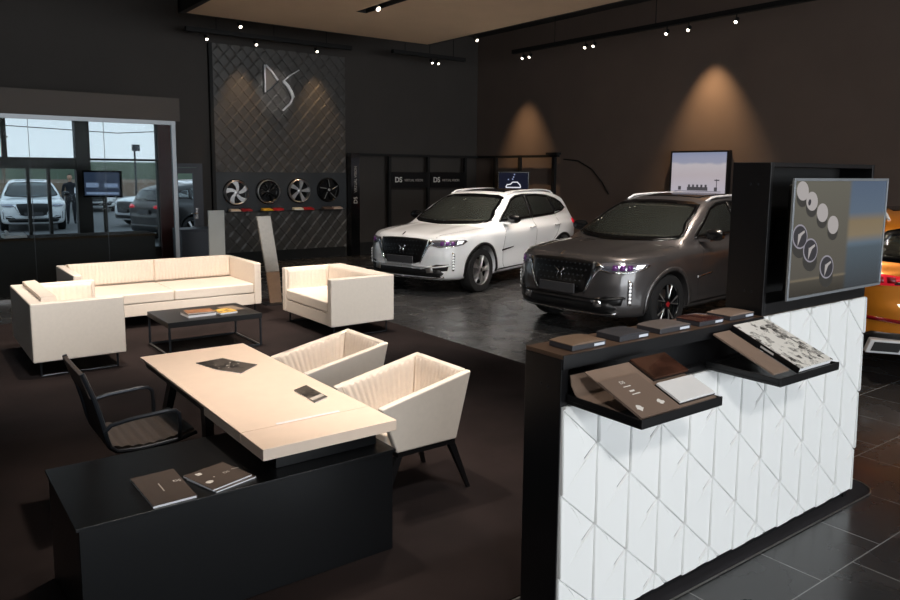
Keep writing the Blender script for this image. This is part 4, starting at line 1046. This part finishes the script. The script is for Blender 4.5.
M['lamp_purple'] = mat('lamp_purple', srgb(96, 60, 112), .12, metal=.5, coat=1, emis=srgb(120, 50, 130), es=.22)
M['led_soft'] = mat('led_soft', (.8, .8, .82, 1), .25, emis=(1, 1, 1, 1), es=.55)
M['lamp_white'] = mat('lamp_white', (.9, .9, .9, 1), .2, emis=(1, 1, 1, 1), es=1.6)
M['lamp_red'] = mat('lamp_red', srgb(190, 18, 30), .15, emis=srgb(230, 40, 60), es=.35)
M['lamp_red_dark'] = mat('lamp_red_dark', srgb(120, 14, 18), .15)
M['interior'] = mat('interior_dark', srgb(44, 42, 41), .7)
M['dash'] = mat('dash_grey', srgb(168, 168, 156), .75)
M['seat_l'] = mat('car_seat', srgb(150, 128, 106), .6)
M['brake'] = mat('brake_steel', (.4, .4, .4, 1), .4, metal=1)
M['hub_red'] = mat('hub_red', srgb(150, 24, 30), .4)

def build_car(name, label, cat, loc, t, paint, rim='silver', hub='chrome'):
    root = thing(name, label, cat, loc, t)
    P = M[paint]
    bm = car_body_mesh()
    body = to_tmp(bm, 'body', [P, M['trim_black']])
    for wx in (0, 2.738):
        for s in (-1, 1):
            g = G(); mt = Matrix.Translation((wx, s*.83, .36)) @ Matrix.Rotation(PI/2, 4, 'X')
            g.lathe([(0, -.25), (.402, -.25), (.402, .25), (0, .25)], mt, 48)
            bmesh.ops.recalc_face_normals(g.bm, faces=g.bm.faces)
            c = to_tmp(g.bm, 'cut', [M['trim_black']])
            md = body.modifiers.new('b', 'BOOLEAN'); md.operation = 'DIFFERENCE'; md.object = c; md.solver = 'EXACT'
    dg = bpy.context.evaluated_depsgraph_get(); me = bpy.data.meshes.new_from_object(body.evaluated_get(dg))
    for o in [o for o in COL.objects if o.name.startswith('cut')]: bpy.data.objects.remove(o)
    bpy.data.objects.remove(body)
    me.materials.clear(); me.materials.append(P); me.materials.append(M['trim_black'])
    bm = bmesh.new(); bm.from_mesh(me)
    kill = []; big = [shrink(q, 1.0) for q in (DLO1, DLO2, DLO3)]
    sw, sr = shrink(WIND, .96), shrink(REARW, .93); sds = [shrink(q, .94) for q in (DLO1, DLO2, DLO3)]
    for f in bm.faces:
        c = f.calc_center_median(); n = f.normal
        if c.z < 1.06: continue
        if c.x < 1.6 and n.x < -.2 and in_poly((c.y, c.z), sw) and abs(n.y) < .75: kill.append(f)
        elif c.x > 2.6 and n.x > .3 and in_poly((c.y, c.z), sr): kill.append(f)
        elif c.x > 2.6 and n.x > .3 and in_poly((c.y, c.z), REARW): f.material_index = 1
        elif abs(n.y) > .5 and any(in_poly((c.x, c.z), q) for q in sds): kill.append(f)
        elif c.x < 1.6 and n.x < -.2 and in_poly((c.y, c.z), WIND) and abs(n.y) < .75: f.material_index = 1
        elif abs(n.y) > .5 and any(in_poly((c.x, c.z), q) for q in big): f.material_index = 1
    bmesh.ops.delete(bm, geom=kill, context='FACES')
    me2 = bpy.data.meshes.new('body'); bm.to_mesh(me2); bm.free()
    me2.materials.append(P); me2.materials.append(M['trim_black'])
    me2.shade_smooth(); me2.set_sharp_from_angle(angle=R(40))
    b = bpy.data.objects.new('body', me2); COL.objects.link(b); b.parent = root
    X_, Y_, Z_ = (1, 0, 0), (0, 1, 0), (0, 0, 1)
    # glass
    patch('windshield', crom(WIND, 2), X_, Y_, Z_, 'car_glass', root, .002, .06, .004)
    patch('windshield_border', stripe([(-.75, 1.105), (-.42, 1.082), (0, 1.074), (.42, 1.082), (.75, 1.105)], .022), X_, Y_, Z_, 'frit', root, .005, .06, .003)
    rg = lambda P, k: [P_ for P_ in shrink(P, k)]+[shrink(P, k)[0]]
    patch('windshield_border', stripe(rg(crom(WIND, 2), .975), .045), X_, Y_, Z_, 'frit', root, .0035, .05, .002)
    patch('rear_window_border', stripe(rg(crom(REARW, 2), .955), .06), (-1, 0, 0), Y_, Z_, 'frit', root, .0035, .05, .002)
    patch('rear_window', crom(REARW, 2), (-1, 0, 0), Y_, Z_, 'car_glass', root, .002, .06, .004)
    for s in (-1, 1):
        d = (0, -s, 0)
        for q in (DLO1, DLO2, DLO3):
            patch('side_window', q, d, X_, Z_, 'car_glass', root, .002, .05, .004)
            patch('window_border', stripe(rg(q, .96), .03), d, X_, Z_, 'frit', root, .0035, .05, .002)
        patch('window_trim', stripe([(.64, 1.10), (1.2, 1.108), (1.7, 1.122), (2.6, 1.152), (3.0, 1.198), (3.17, 1.25)], .016), d, X_, Z_, 'trim_black', root, .005, .06, .003)
        patch('window_trim', stripe([(.64, 1.105), (.80, 1.205), (1.24, 1.45), (1.46, 1.508), (1.76, 1.527), (2.2, 1.522), (2.62, 1.492), (2.9, 1.435), (3.08, 1.36), (3.18, 1.25)], .02), d, X_, Z_, 'trim_black', root, .005, .06, .003)
        patch('pillar_trim', [(1.70, 1.13), (1.735, 1.515), (1.80, 1.515), (1.765, 1.13)], d, X_, Z_, 'trim_black', root, .005, .06, .003)
        patch('pillar_trim', [(2.62, 1.16), (2.60, 1.48), (2.655, 1.475), (2.70, 1.2)], d, X_, Z_, 'trim_black', root, .005, .06, .003)
        # door seams, sill, arch trims, handles
        for pl_ in ([(.80, 1.10), (.72, .95), (.66, .7), (.66, .42), (.72, .34)], [(1.74, 1.12), (1.76, .9), (1.74, .36)], [(2.66, 1.16), (2.62, .98), (2.48, .78), (2.28, .62), (2.22, .40)]):
            patch('door_seam', stripe(crom(pl_, 4, False), .007), d, X_, Z_, 'trim_black', root, .0005, .06, .0015)
        patch('sill_trim', [(.46, .25), (2.28, .25), (2.28, .345), (.46, .33)], d, X_, Z_, 'trim_black', root, .006, .07, .004)
        patch('badge_strip', [(.62, .62), (.98, .66), (.98, .675), (.62, .645)], d, X_, Z_, 'trim_black' if paint == 'white_paint' else 'chrome', root, .004, .07, .003)
        for wx in (0, 2.738):
            arc = [(wx+.425*math.cos(q), .36+.425*math.sin(q)) for q in lin(R(-8), R(188), 30)]
            patch('arch_trim', stripe(arc, .05), d, X_, Z_, 'trim_black' if paint != 'grey_paint' else paint, root, .012, .06, .012)
        for hx in (1.52, 2.42):
            patch('door_handle', [(hx, .955), (hx+.20, .965), (hx+.20, .99), (hx, .98)], d, X_, Z_, paint if paint != 'grey_paint' else 'chrome', root, .022, .05, .02)
        # mirrors
        mr = obj('wing_mirror', (lambda g: (g.lathe([(0, -.10), (.05, -.095), (.08, -.06), (.088, 0), (.08, .06), (.05, .095), (0, .10)], Matrix.Translation((.80, s*1.03, 1.145)) @ Matrix.Rotation(PI/2, 4, 'X') @ Matrix.Diagonal((.75, .85, 1.15, 1)), 20), g)[1])(G()), 'black_gloss', root)
        obj('mirror_foot', G().hexa([(.72, s*.86, 1.055), (.86, s*.86, 1.055), (.84, s*.99, 1.06), (.76, s*.99, 1.06)], [(.72, s*.85, 1.085), (.86, s*.85, 1.085), (.84, s*.99, 1.09), (.76, s*.99, 1.09)]), paint, mr)
        # roof rail
        pts = np.array([(1.30+1.75*u, s*(.60-.06*u*u), 2.2) for u in lin(0, 1, 14)]); V = march(pts, np.repeat([[0, 0, -1.]], 14, 0))
        rl = [tuple(V[0])]+[(p[0], p[1], p[2]+.03) for p in V[1:-1]]+[tuple(V[-1])]
        obj('roof_rail', G().tube(rl, .016, 8), 'satin_silver', root)
        # headlight: wraps the corner, seen along the 50 degree direction
        dd = np.array([math.cos(R(42)), -s*math.sin(R(42)), 0]); aa = np.array([math.sin(R(42)), s*math.cos(R(42)), 0])
        hl = patch('headlight', crom([(-.17, .80), (-.05, .775), (.16, .778), (.34, .812), (.41, .852), (.36, .87), (.12, .872), (-.13, .868)], 2), dd, aa, Z_, 'lamp_glass', root, .006, .04, .006)
        for k in range(3): patch('light_module', [(-.02+.085*k, .792), (.04+.085*k, .794), (.05+.085*k, .852), (-.01+.085*k, .852)], dd, aa, Z_, 'lamp_purple', hl, .012, .04, .005)
        patch('light_module', [(.25, .805), (.33, .818), (.365, .855), (.265, .855)], dd, aa, Z_, 'lamp_white', hl, .012, .04, .005)
        patch('headlight_trim', stripe([(-.19, .80), (-.05, .765), (.16, .768), (.35, .803), (.42, .848)], .014), dd, aa, Z_, 'chrome', root, .008, .05, .006)
        # vertical day light made of LED dots
        dl = patch('day_light', [(.17, .40), (.205, .40), (.215, .66), (.17, .69)], dd, aa, Z_, 'chrome', root, .014, .05, .012)
        for k in range(6): patch('led_dot', [(.176, .425+.042*k), (.202, .425+.042*k), (.203, .450+.042*k), (.177, .450+.042*k)], dd, aa, Z_, 'led_soft', dl, .02, .05, .008)
        # fog recess + blade
        patch('fog_recess', [(s*q[0], q[1]) for q in ((.50, .38), (.76, .40), (.78, .50), (.62, .50), (.52, .46))], X_, Y_, Z_, 'trim_black', root, .004, .05, .004)
        patch('fog_blade', [(s*q[0], q[1]) for q in ((.47, .36), (.58, .37), (.56, .485), (.45, .455))], X_, Y_, Z_, 'chrome' if paint != 'white_paint' else 'alu', root, .012, .05, .008)
        # grille wing
        patch('grille_wing', stripe([(s*q[0], q[1]) for q in ((.53, .85), (.475, .76), (.43, .66), (.385, .56), (.35, .505))], [.09, .045, .026, .02, .014]), X_, Y_, Z_, 'chrome', root, .010, .05, .008)
        # tail lamp
        tl = patch('tail_light', crom([(-.58, .945), (-.35, .93), (-.05, .935), (.05, .97), (.02, 1.03), (-.10, 1.045), (-.50, 1.02)], 2), np.array([-math.cos(R(35)), -s*math.sin(R(35)), 0]), np.array([-math.sin(R(35)), s*math.cos(R(35)), 0]), Z_, 'lamp_red', root, .006, .04, .006, org=(2.0, 0, 0))
        for k in range(5): patch('lamp_segment', [(-.48+.09*k, .955), (-.415+.09*k, .955), (-.40+.09*k, 1.01), (-.465+.09*k, 1.01)], np.array([-math.cos(R(35)), -s*math.sin(R(35)), 0]), np.array([-math.sin(R(35)), s*math.cos(R(35)), 0]), Z_, 'lamp_red_dark', tl, .011, .04, .004, org=(2.0, 0, 0))
        patch('rear_reflector', [(s*q[0], q[1]) for q in ((.40, .575), (.78, .60), (.78, .635), (.40, .61))], (-1, 0, 0), Y_, Z_, 'lamp_red_dark', root, .006, .05, .005)
        q = G(); ex = [(s*.46, .30), (s*.76, .30), (s*.72, .43), (s*.40, .43)]
        YZm = Matrix(((0, 0, 1, 3.55), (1, 0, 0, 0), (0, 1, 0, 0), (0, 0, 0, 1)))
        ei = [(.585*s+(a-.585*s)*.76, .365+(b_-.365)*.66) for a, b_ in ex]
        q.prism(ex, 0, .12, YZm)
        et = obj('exhaust_tip', q, 'satin_silver', root, bevel=.01)
        obj('exhaust_mouth', G().prism(ei, .1205, .125, YZm), 'black_matte', et, smooth=False)
    # front
    hexg = [(-.46, .875), (-.25, .888), (0, .892), (.25, .888), (.46, .875), (.455, .80), (.41, .66), (.355, .53), (.25, .495), (0, .49), (-.25, .495), (-.355, .53), (-.41, .66), (-.455, .80)]
    gr = patch('grille', hexg, X_, Y_, Z_, 'grille_black', root, .006, .05, .006)
    M_ = 'steel_dark'
    for j in range(5):
        for i in range(-6, 7):
            yy = i*.065+(.0325 if j % 2 else 0); zz = .84-.065*j
            if abs(yy) < .42-.03*j*1.1: patch('grille_diamond', [(yy-.013, zz), (yy, zz-.011), (yy+.013, zz), (yy, zz+.011)], X_, Y_, Z_, M_, gr, .011, .1, .003)
    patch('grille_emblem', stripe([(-.06, .765), (-.015, .73), (-.04, .67)], .014), X_, Y_, Z_, 'chrome', gr, .02, .05, .008)
    patch('grille_emblem', stripe([(.06, .765), (.015, .73), (.04, .67)], .014), X_, Y_, Z_, 'chrome', gr, .02, .05, .008)
    patch('lower_intake', [(-.66, .30), (.66, .30), (.72, .36), (.66, .42), (-.66, .42), (-.72, .36)], X_, Y_, Z_, 'trim_black', root, .005, .05, .004)
    patch('bumper_blade', stripe([(-.80, .485), (-.62, .455), (-.40, .455), (0, .455), (.40, .455), (.62, .455), (.80, .485)], .022), X_, Y_, Z_, 'satin_silver' if paint == 'white_paint' else 'trim_black', root, .014, .05, .01)
    patch('chin_strip', stripe([(-.72, .30), (-.55, .275), (0, .265), (.55, .275), (.72, .30)], .02), X_, Y_, Z_, 'chrome', root, .012, .05, .01)
    obj('number_plate', G().box(-.935, -.915, -.26, .26, .50, .61), 'plate_grey', root, bevel=.003, smooth=False)
    obj('hood_emblem', G().prism([(-.86, .935), (-.80, .965), (-.78, .975), (-.82, .935)], -.012, .012, Matrix(((1, 0, 0, 0), (0, 0, 1, 0), (0, 1, 0, 0), (0, 0, 0, 1)))), 'chrome', root, smooth=False)
    for s in (-1, 1):
        patch('hood_seam', stripe([(-.74, s*.58), (-.5, s*.66), (-.1, s*.74), (.3, s*.77)], .007), (0, 0, -1), X_, Y_, 'trim_black', root, .0005, .06, .0015)
    # roof glass
    patch('sunroof', [(1.42, -.44), (2.55, -.42), (2.55, .42), (1.42, .44)], (0, 0, -1), X_, Y_, 'black_gloss', root, .003, .06, .003)
    # rear
    patch('rear_trim', [(-.76, .29), (.76, .29), (.80, .44), (.70, .49), (-.70, .49), (-.80, .44)], (-1, 0, 0), Y_, Z_, 'trim_black', root, .005, .05, .004)
    patch('tail_strip', stripe([(-.55, .955), (0, .96), (.55, .955)], .03), (-1, 0, 0), Y_, Z_, 'chrome', root, .008, .05, .006)
    obj('rear_plate', G().box(3.625, 3.645, -.26, .26, .78, .89), 'plate_grey', root, bevel=.003, smooth=False)
    # wheels
    for wx in (0, 2.738):
        for s in (-1, 1):
            mt = Matrix.Translation((wx, s*.815, .36)) @ (Matrix.Rotation(PI/2, 4, 'X') if s < 0 else Matrix.Rotation(-PI/2, 4, 'X'))
            mrim = mt @ Matrix.Translation((0, 0, .075))
            rm = obj('wheel', rim_mesh(.245, 5, .045, .066, .12, mrim, r0=.055, dish=.01, rim_w=.014), 'alu' if rim == 'silver' else 'black_gloss', root)
            obj('tyre', G().lathe([(.235, -.11), (.30, -.118), (.345, -.105), (.358, -.07), (.36, 0), (.358, .07), (.345, .105), (.30, .118), (.242, .11), (.235, .09)], mt, 48), 'rubber', rm)
            obj('spoke_face', (lambda g: ([g.tube([mrim @ Vector((.07*math.cos(a), .07*math.sin(a), .022)), mrim @ Vector((.228*math.cos(a+da), .228*math.sin(a+da), .016))], [.006, .010], 6) for a in [2*PI*k/5+.03 for k in range(5)] for da in (-.12, .3)], g)[1])(G()), 'alu', rm)
            obj('hub_cap', G().lathe([(0, .035), (.03, .033), (.034, .012), (0, .012)], mrim, 20), hub, rm)
            obj('brake_disc', G().lathe([(0, -.0), (.17, -.0), (.17, .02), (0, .02)], mt, 32), 'brake', rm)
    # interior
    obj('dashboard', G().hexa([(.40, -.68, .80), (.95, -.66, .80), (.95, .66, .80), (.40, .68, .80)], [(.46, -.66, 1.05), (.92, -.62, 1.17), (.92, .62, 1.17), (.46, .66, 1.05)]), 'dash', root, bevel=.03)
    obj('cabin_floor', G().box(.5, 3.3, -.74, .74, .42, .46), 'interior', root, smooth=False)
    for s in (-1, 1): obj('door_lining', G().box(.75, 3.25, s*.80-.02, s*.80+.02, .5, 1.03), 'interior', root, smooth=False)
    hl_pts = lin(1.45, 2.95, 9)
    g = G(); ys = lin(-.50, .50, 7)
    pv = np.array([(x, y, 2.4) for x in hl_pts for y in ys]); V = march(pv, np.repeat([[0, 0, -1.]], len(pv), 0), -.035)
    g.slab(lambda i, j: tuple(V[int(i)*7+int(j)]), lambda i, j: tuple(V[int(i)*7+int(j)]-np.array([0, 0, .01])), list(range(9)), list(range(7)))
    obj('headliner', g, 'interior', root, angle=60)
    for (sx, sy) in ((1.35, -.38), (1.35, .38)):
        st = obj('seat', G().hexa([(sx-.25, sy-.25, .48), (sx+.28, sy-.25, .48), (sx+.28, sy+.25, .48), (sx-.25, sy+.25, .48)], [(sx-.25, sy-.24, .66), (sx+.28, sy-.24, .60), (sx+.28, sy+.24, .60), (sx-.25, sy+.24, .66)]), 'seat_l', root, bevel=.04)
        obj('seat_back', G().hexa([(sx+.20, sy-.24, .6), (sx+.34, sy-.24, .6), (sx+.34, sy+.24, .6), (sx+.20, sy+.24, .6)], [(sx+.42, sy-.2, 1.20), (sx+.52, sy-.2, 1.20), (sx+.52, sy+.2, 1.20), (sx+.42, sy+.2, 1.20)]), 'seat_l', st, bevel=.04)
        obj('headrest', G().box(sx+.45, sx+.55, sy-.13, sy+.13, 1.22, 1.38), 'seat_l', st, bevel=.03)
    st = obj('rear_bench', G().hexa([(2.1, -.62, .48), (2.65, -.62, .48), (2.65, .62, .48), (2.1, .62, .48)], [(2.1, -.6, .68), (2.65, -.6, .62), (2.65, .6, .62), (2.1, .6, .68)]), 'seat_l', root, bevel=.04)
    obj('seat_back', G().hexa([(2.6, -.6, .6), (2.75, -.6, .6), (2.75, .6, .6), (2.6, .6, .6)], [(2.85, -.52, 1.2), (2.95, -.52, 1.2), (2.95, .52, 1.2), (2.85, .52, 1.2)]), 'seat_l', st, bevel=.04)
    sw_ = Matrix.Translation((1.0, -.38, .97)) @ Matrix.Rotation(R(65), 4, 'Y')
    obj('steering_wheel', G().tube([sw_ @ Vector((.18*math.cos(q), .18*math.sin(q), 0)) for q in lin(0, 2*PI, 25)[:-1]], .014, 8, closed=True).box(.93, 1.02, -.42, -.34, .94, 1.0), 'black_matte', root)
    return root

white = build_car('car', 'white car parked facing the lounge, behind the right armchair', 'car', (7.31, 10.19, 0), R(17.5), 'white_paint')
white['group'] = 'cars in the showroom'; white.scale = (1.015,)*3
PAINTS = {n: M[n] for n in ('white_paint', 'grey_paint', 'orange_paint', 'dark_paint')}
RECOL = {}
def car_copy(label, loc, t, paint, dark_rims=False, hub=None, skip=(), sc=1.0):
    """copy of the white car with its own paint on copies of the meshes that carry it"""
    root = white.copy(); COL.objects.link(root); root.location = loc; root.rotation_euler = (0, 0, t); root['label'] = label; root.scale = (sc,)*3
    def cp(o, par):
        base = o.name.split('.')[0]
        if base in skip: return
        c = o.copy(); COL.objects.link(c); c.parent = par
        key = (o.data.name, paint, dark_rims, hub)
        if key not in RECOL:
            sw = {}
            if any(m == M['white_paint'] for m in o.data.materials): sw[M['white_paint']] = M[paint]
            if paint == 'grey_paint' and base == 'arch_trim': sw[M['trim_black']] = M[paint]
            if paint == 'grey_paint' and base == 'bumper_blade': sw[M['satin_silver']] = M['trim_black']
            if paint == 'grey_paint' and base in ('badge_strip',): sw[M['trim_black']] = M['chrome']
            if paint == 'grey_paint' and base == 'fog_blade': sw[M['alu']] = M['chrome']
            if dark_rims and base == 'wheel': sw[M['alu']] = M['black_gloss']
            if hub and base == 'hub_cap': sw[M['chrome']] = M[hub]
            if sw:
                d = o.data.copy()
                for i, m in enumerate(d.materials):
                    if m in sw: d.materials[i] = sw[m]
                RECOL[key] = d
            else: RECOL[key] = o.data
        c.data = RECOL[key]
        for k in o.children: cp(k, c)
    for k in list(white.children): cp(k, root)
    return root
car_copy('dark grey car parked facing us, right behind the display counter', (7.38, 6.50, 0), R(5), 'grey_paint', True, 'hub_red', sc=1.035)
car_copy('orange car seen from behind at the right edge beyond the screen', (10.71, 4.50, 0), R(213), 'orange_paint', sc=1.0)
OUT = ('grille_diamond', 'led_dot', 'lamp_segment', 'door_seam', 'seat', 'seat_back', 'headrest', 'rear_bench', 'steering_wheel', 'light_module', 'hood_seam', 'grille_emblem', 'exhaust_tip', 'exhaust_mouth', 'badge_strip', 'window_trim', 'fog_blade', 'headliner', 'door_lining', 'spoke_face', 'hub_cap', 'brake_disc', 'rear_reflector', 'chin_strip', 'roof_rail', 'tail_strip', 'screw_cover', 'mirror_foot')
def outcar(label, loc, t, paint):
    r = car_copy(label, loc, t, paint, skip=OUT); r['group'] = 'cars parked outside'; return r

# ------------------------------------------------------------------ outside
struct('ground_outside', G().box(-40, 60, YB+.21, 62, -.3, -.06), 'asphalt', smooth=False)
g = G(); g.hexa([(-80, 62, -.3), (120, 62, -.3), (120, 140, -.3), (-80, 140, -.3)], [(-80, 64, 2.35), (120, 64, 2.35), (120, 140, 3.0), (-80, 140, 3.2)])
struct('ground_bank', g, 'grass', smooth=False)
g = G(); g.hexa([(-80, 58, -.3), (120, 58, -.3), (120, 61.9, -.3), (-80, 61.9, -.3)], [(-80, 59, .9), (120, 59, .9), (120, 61.9, 1.1), (-80, 61.9, 1.1)])
struct('ground_field', g, 'field', smooth=False)
outcar('white car parked outside, facing the office window at far left', (3.65, 27.5, -.06), R(84), 'white_paint')
outcar('black car parked outside behind the office window on the right', (8.9, 22.6, -.06), R(-160), 'dark_paint')
outcar('white car parked outside beyond the black car', (7.2, 27.6, -.06), R(20), 'white_paint')
outcar('white car parked outside in the second row by the window centre', (7.6, 38.0, -.06), R(80), 'white_paint')
def ptx(x, y): return (x, y)
pole = thing('lamp_post', 'thin grey floodlight post far outside the office window', 'lamp post', (12.5, 50, -.06))
obj('pole', G().tube([(0, 0, 0), (0, 0, 3.1)], .06, 8), 'steel_dark', pole); obj('lamp_head', G().box(-.15, .3, -.1, .1, 3.1, 3.5), 'steel_dark', pole, smooth=False)
pole = thing('utility_pole', 'thin wooden utility pole far outside at the left window edge', 'pole', (5.3, 50, -.06))
obj('pole', G().tube([(0, 0, 0), (0, 0, 4.2)], .07, 8), 'field', pole); obj('crossarm', G().box(-.3, .3, -.05, .05, 3.7, 3.8), 'field', pole, smooth=False)
wr = obj('overhead_wire', G().tube([(-20, 52, 4.9), (5, 52, 4.45), (12, 52, 4.2), (25, 52, 5.2)], .03, 5), 'black_matte'); tag(wr, 'thin overhead wire crossing the sky outside the office window', 'wire')

# ------------------------------------------------------------------ tracks and spot lamps
def track(label, p0, p1, w=.05):
    g = G()
    if abs(p1[0]-p0[0]) > abs(p1[1]-p0[1]): g.box(p0[0], p1[0], p0[1]-w, p0[1]+w, 4.50, 4.58)
    else: g.box(p0[0]-w, p0[0]+w, p0[1], p1[1], 4.50, 4.58)
    t = thing('light_track', label, 'light track', (0, 0, 0))
    obj('rail', g, 'black_matte', t, smooth=False)
    n = 3
    for i in range(n):
        u = (i+.5)/n; x, y = p0[0]+(p1[0]-p0[0])*u, p0[1]+(p1[1]-p0[1])*u
        obj('hanger_rod', G().tube([(x, y, 4.581), (x, y, ZC-.001)], .008, 6), 'black_matte', t)
track('black light track hanging in front of the quilted brand wall', (4.6, 14.42), (8.1, 14.42))
track('short black light track over the steel frame stand', (9.0, 14.2), (11.0, 14.2))
track('long black light track along the right wall', (11.1, 5.0), (11.1, 12.6))
def lampobj(label, x, y, z, big=.033, aim=(0, -.75, -.65)):
    t = thing('spot_lamp', label, 'lamp', (x, y, z), 0, 'ceiling spot lamps')
    q = Vector(aim).to_track_quat('-Z', 'Y').to_matrix().to_4x4()
    obj('housing', G().lathe([(0, .06), (big, .06), (big, -.05), (big*.86, -.05), (big*.86, -.04), (0, -.04)], q, seg=16), 'black_matte', t)
    obj('lamp_lens', G().lathe([(0, -.058), (big*.5, -.056), (big*.8, -.045), (big*.8, -.0405), (0, -.0405)], q, seg=16), 'bulb', t)
    obj('yoke', G().tube([(0, 0, .04), (0, 0, .10)], .01, 6), 'black_matte', t)
    return t
def spot(x, y, z, tx, ty, tz, power, size, blend=.5, col=(1, .74, .48), r=.04):
    l = bpy.data.lights.new('spot', 'SPOT'); l.energy = power; l.spot_size = R(size); l.spot_blend = blend; l.color = col; l.shadow_soft_size = r
    o = bpy.data.objects.new('spot_light', l); COL.objects.link(o); o.location = (x, y, z)
    o.rotation_euler = (Vector((tx, ty, tz))-Vector((x, y, z))).to_track_quat('-Z', 'Y').to_euler()
    return o
LT = [('left of the brand wall', 4.986, 14.42, 4.45), ('left above the emblem', 5.964, 14.42, 4.45), ('right above the emblem', 7.279, 14.42, 4.45),
      ('left of the pair over the frame stand', 10.05, 14.2, 4.45), ('right of the pair over the frame stand', 10.22, 14.2, 4.45)]
for nm, x, y, z in LT: lampobj(f'small lit spot lamp on the back track, {nm}', x, y, 4.41)
for nm, y in (('farthest, in the corner', 12.28), ('second from the corner', 12.06), ('third from the corner', 10.47), ('fourth from the corner', 10.25), ('above the picture, farther', 8.55), ('above the picture, nearer', 8.1), ('nearest, right of the picture', 7.2)):
    lampobj(f'small lit spot lamp on the right wall track, {nm}', 11.1, y, 4.395, .033, (-.75, -.2, -.62))
for nm, x, y in (('left of the emblem', 4.837, 12.35), ('right corner', 8.651, 10.84)): lampobj(f'small lit spot lamp on the beige ceiling panel edge, {nm}', x, y, 4.32)
lampobj('lit spot lamp inside the black slot of the beige ceiling panel', 6.1, 10.05, 4.40, .045)
# wall scallops
WARM = (1, .64, .34)
spot(11.66, 8.3, 4.62, 12.0, 8.3, 1.5, 420, 64, .9, WARM)
spot(11.50, 13.3, 4.62, 11.85, 13.3, 1.4, 330, 58, .95, WARM)
spot(5.894, 14.72, 4.62, 5.894, 15.0, 1.6, 130, 54, .8, WARM)
spot(7.585, 14.72, 4.62, 7.585, 15.0, 1.6, 130, 54, .8, WARM)
spot(6.6, 12.9, 4.6, 6.66, 15.1, 3.6, 90, 22, .5, (1, .95, .9))  # extra neutral spot, added to brighten the emblem
for x in (5.777, 6.483, 7.192, 7.902): spot(x, 13.2, 4.6, x, 15.05, 1.4, 60, 16, .6, (1, .95, .9))
# lounge, desk and car downlights
LC = (1, .85, .72)
for (x, y, tx, ty, p, s) in ((2.6, 8.4, 2.7, 9.7, 760, 80), (1.6, 7.2, 1.5, 8.4, 420, 60), (4.6, 7.6, 4.3, 8.3, 520, 60), (1.8, 4.5, 1.8, 4.3, 400, 60), (3.1, 4.1, 2.5, 4.1, 260, 55), (1.3, 3.0, 1.2, 3.4, 90, 50),
                             (7.2, 9.0, 7.6, 10.0, 500, 75), (9.0, 8.9, 9.2, 10.8, 420, 75), (7.2, 5.4, 7.6, 6.4, 420, 75), (9.4, 5.9, 9.4, 6.6, 360, 75), (2.9, 2.9, 2.9, 2.1, 120, 60), (9.0, 1.5, 8.6, 2.4, 150, 80), (6.0, 3.4, 7.4, 2.4, 260, 60)):
    spot(x, y, 4.36, tx, ty, 0, p, s, .8, LC, .08)
# unseen neutral spots, added on the camera side to brighten the fronts
NC = (1, .975, .945)
for (x, y, tx, ty, tz, p, s) in ((1.2, 3.2, 1.4, 7.7, .4, 700, 42), (3.4, 3.4, 4.3, 7.6, .4, 800, 42), (2.6, .6, 2.7, 3.9, .4, 420, 40), (-.9, -2.4, 3.4, 2.0, .7, 520, 40), (4.6, 4.6, 7.2, 9.8, .6, 900, 46), (7.6, 4.6, 9.4, 10.6, .7, 900, 50), (4.2, 2.8, 7.0, 6.4, .6, 520, 46), (7.0, 2.2, 9.0, 5.7, .6, 500, 50)):
    spot(x, y, 4.36, tx, ty, tz, p, s, .9, NC, .2)
# daylight through the front glazing and a cool sky
def area(x, y, z, sx, sz, power, rot, col=(.93, .97, 1)):
    l = bpy.data.lights.new('daylight', 'AREA'); l.shape = 'RECTANGLE'; l.size = sx; l.size_y = sz; l.energy = power; l.color = col
    o = bpy.data.objects.new('daylight', l); COL.objects.link(o); o.location = (x, y, z); o.rotation_euler = rot
    return o
area(4.1, YF-.3, 2.2, 14.4, 4.1, 1130, (R(90), 0, 0))
wd = bpy.data.worlds.new('World'); S.world = wd; wd.use_nodes = True
nt = wd.node_tree; bg = nt.nodes['Background']
tc = nt.nodes.new('ShaderNodeTexCoord'); sx = nt.nodes.new('ShaderNodeSeparateXYZ'); rp = nt.nodes.new('ShaderNodeValToRGB')
rp.color_ramp.elements[0].position = 0; rp.color_ramp.elements[0].color = (.78, .88, .96, 1); rp.color_ramp.elements[1].position = .5; rp.color_ramp.elements[1].color = (.62, .78, .92, 1)
nt.links.new(tc.outputs['Generated'], sx.inputs[0]); nt.links.new(sx.outputs['Z'], rp.inputs['Fac']); nt.links.new(rp.outputs['Color'], bg.inputs['Color'])
bg.inputs['Strength'].default_value = 1.15

# ------------------------------------------------------------------ camera
f, cy, pitch, yaw, roll = 745.395, 268.337, .129466, .928394, .008953
fw = Vector((math.cos(yaw)*math.cos(pitch), math.sin(yaw)*math.cos(pitch), -math.sin(pitch)))
r_ = fw.cross(Vector((0, 0, 1))).normalized(); u_ = r_.cross(fw)
r2 = math.cos(roll)*r_+math.sin(roll)*u_; u2 = -math.sin(roll)*r_+math.cos(roll)*u_
cam = bpy.data.cameras.new('Camera'); co = bpy.data.objects.new('Camera', cam); COL.objects.link(co)
mw = Matrix((r2, u2, -fw)).transposed().to_4x4(); mw.translation = (0, 0, 1.95); co.matrix_world = mw
cam.sensor_width = 36; cam.lens = f/900*36; cam.shift_y = (cy-300)/900; cam.clip_start = .05; cam.clip_end = 400
S.camera = co
S.view_settings.view_transform = 'Standard'; S.view_settings.look = 'None'; S.view_settings.exposure = 0; S.view_settings.gamma = 1
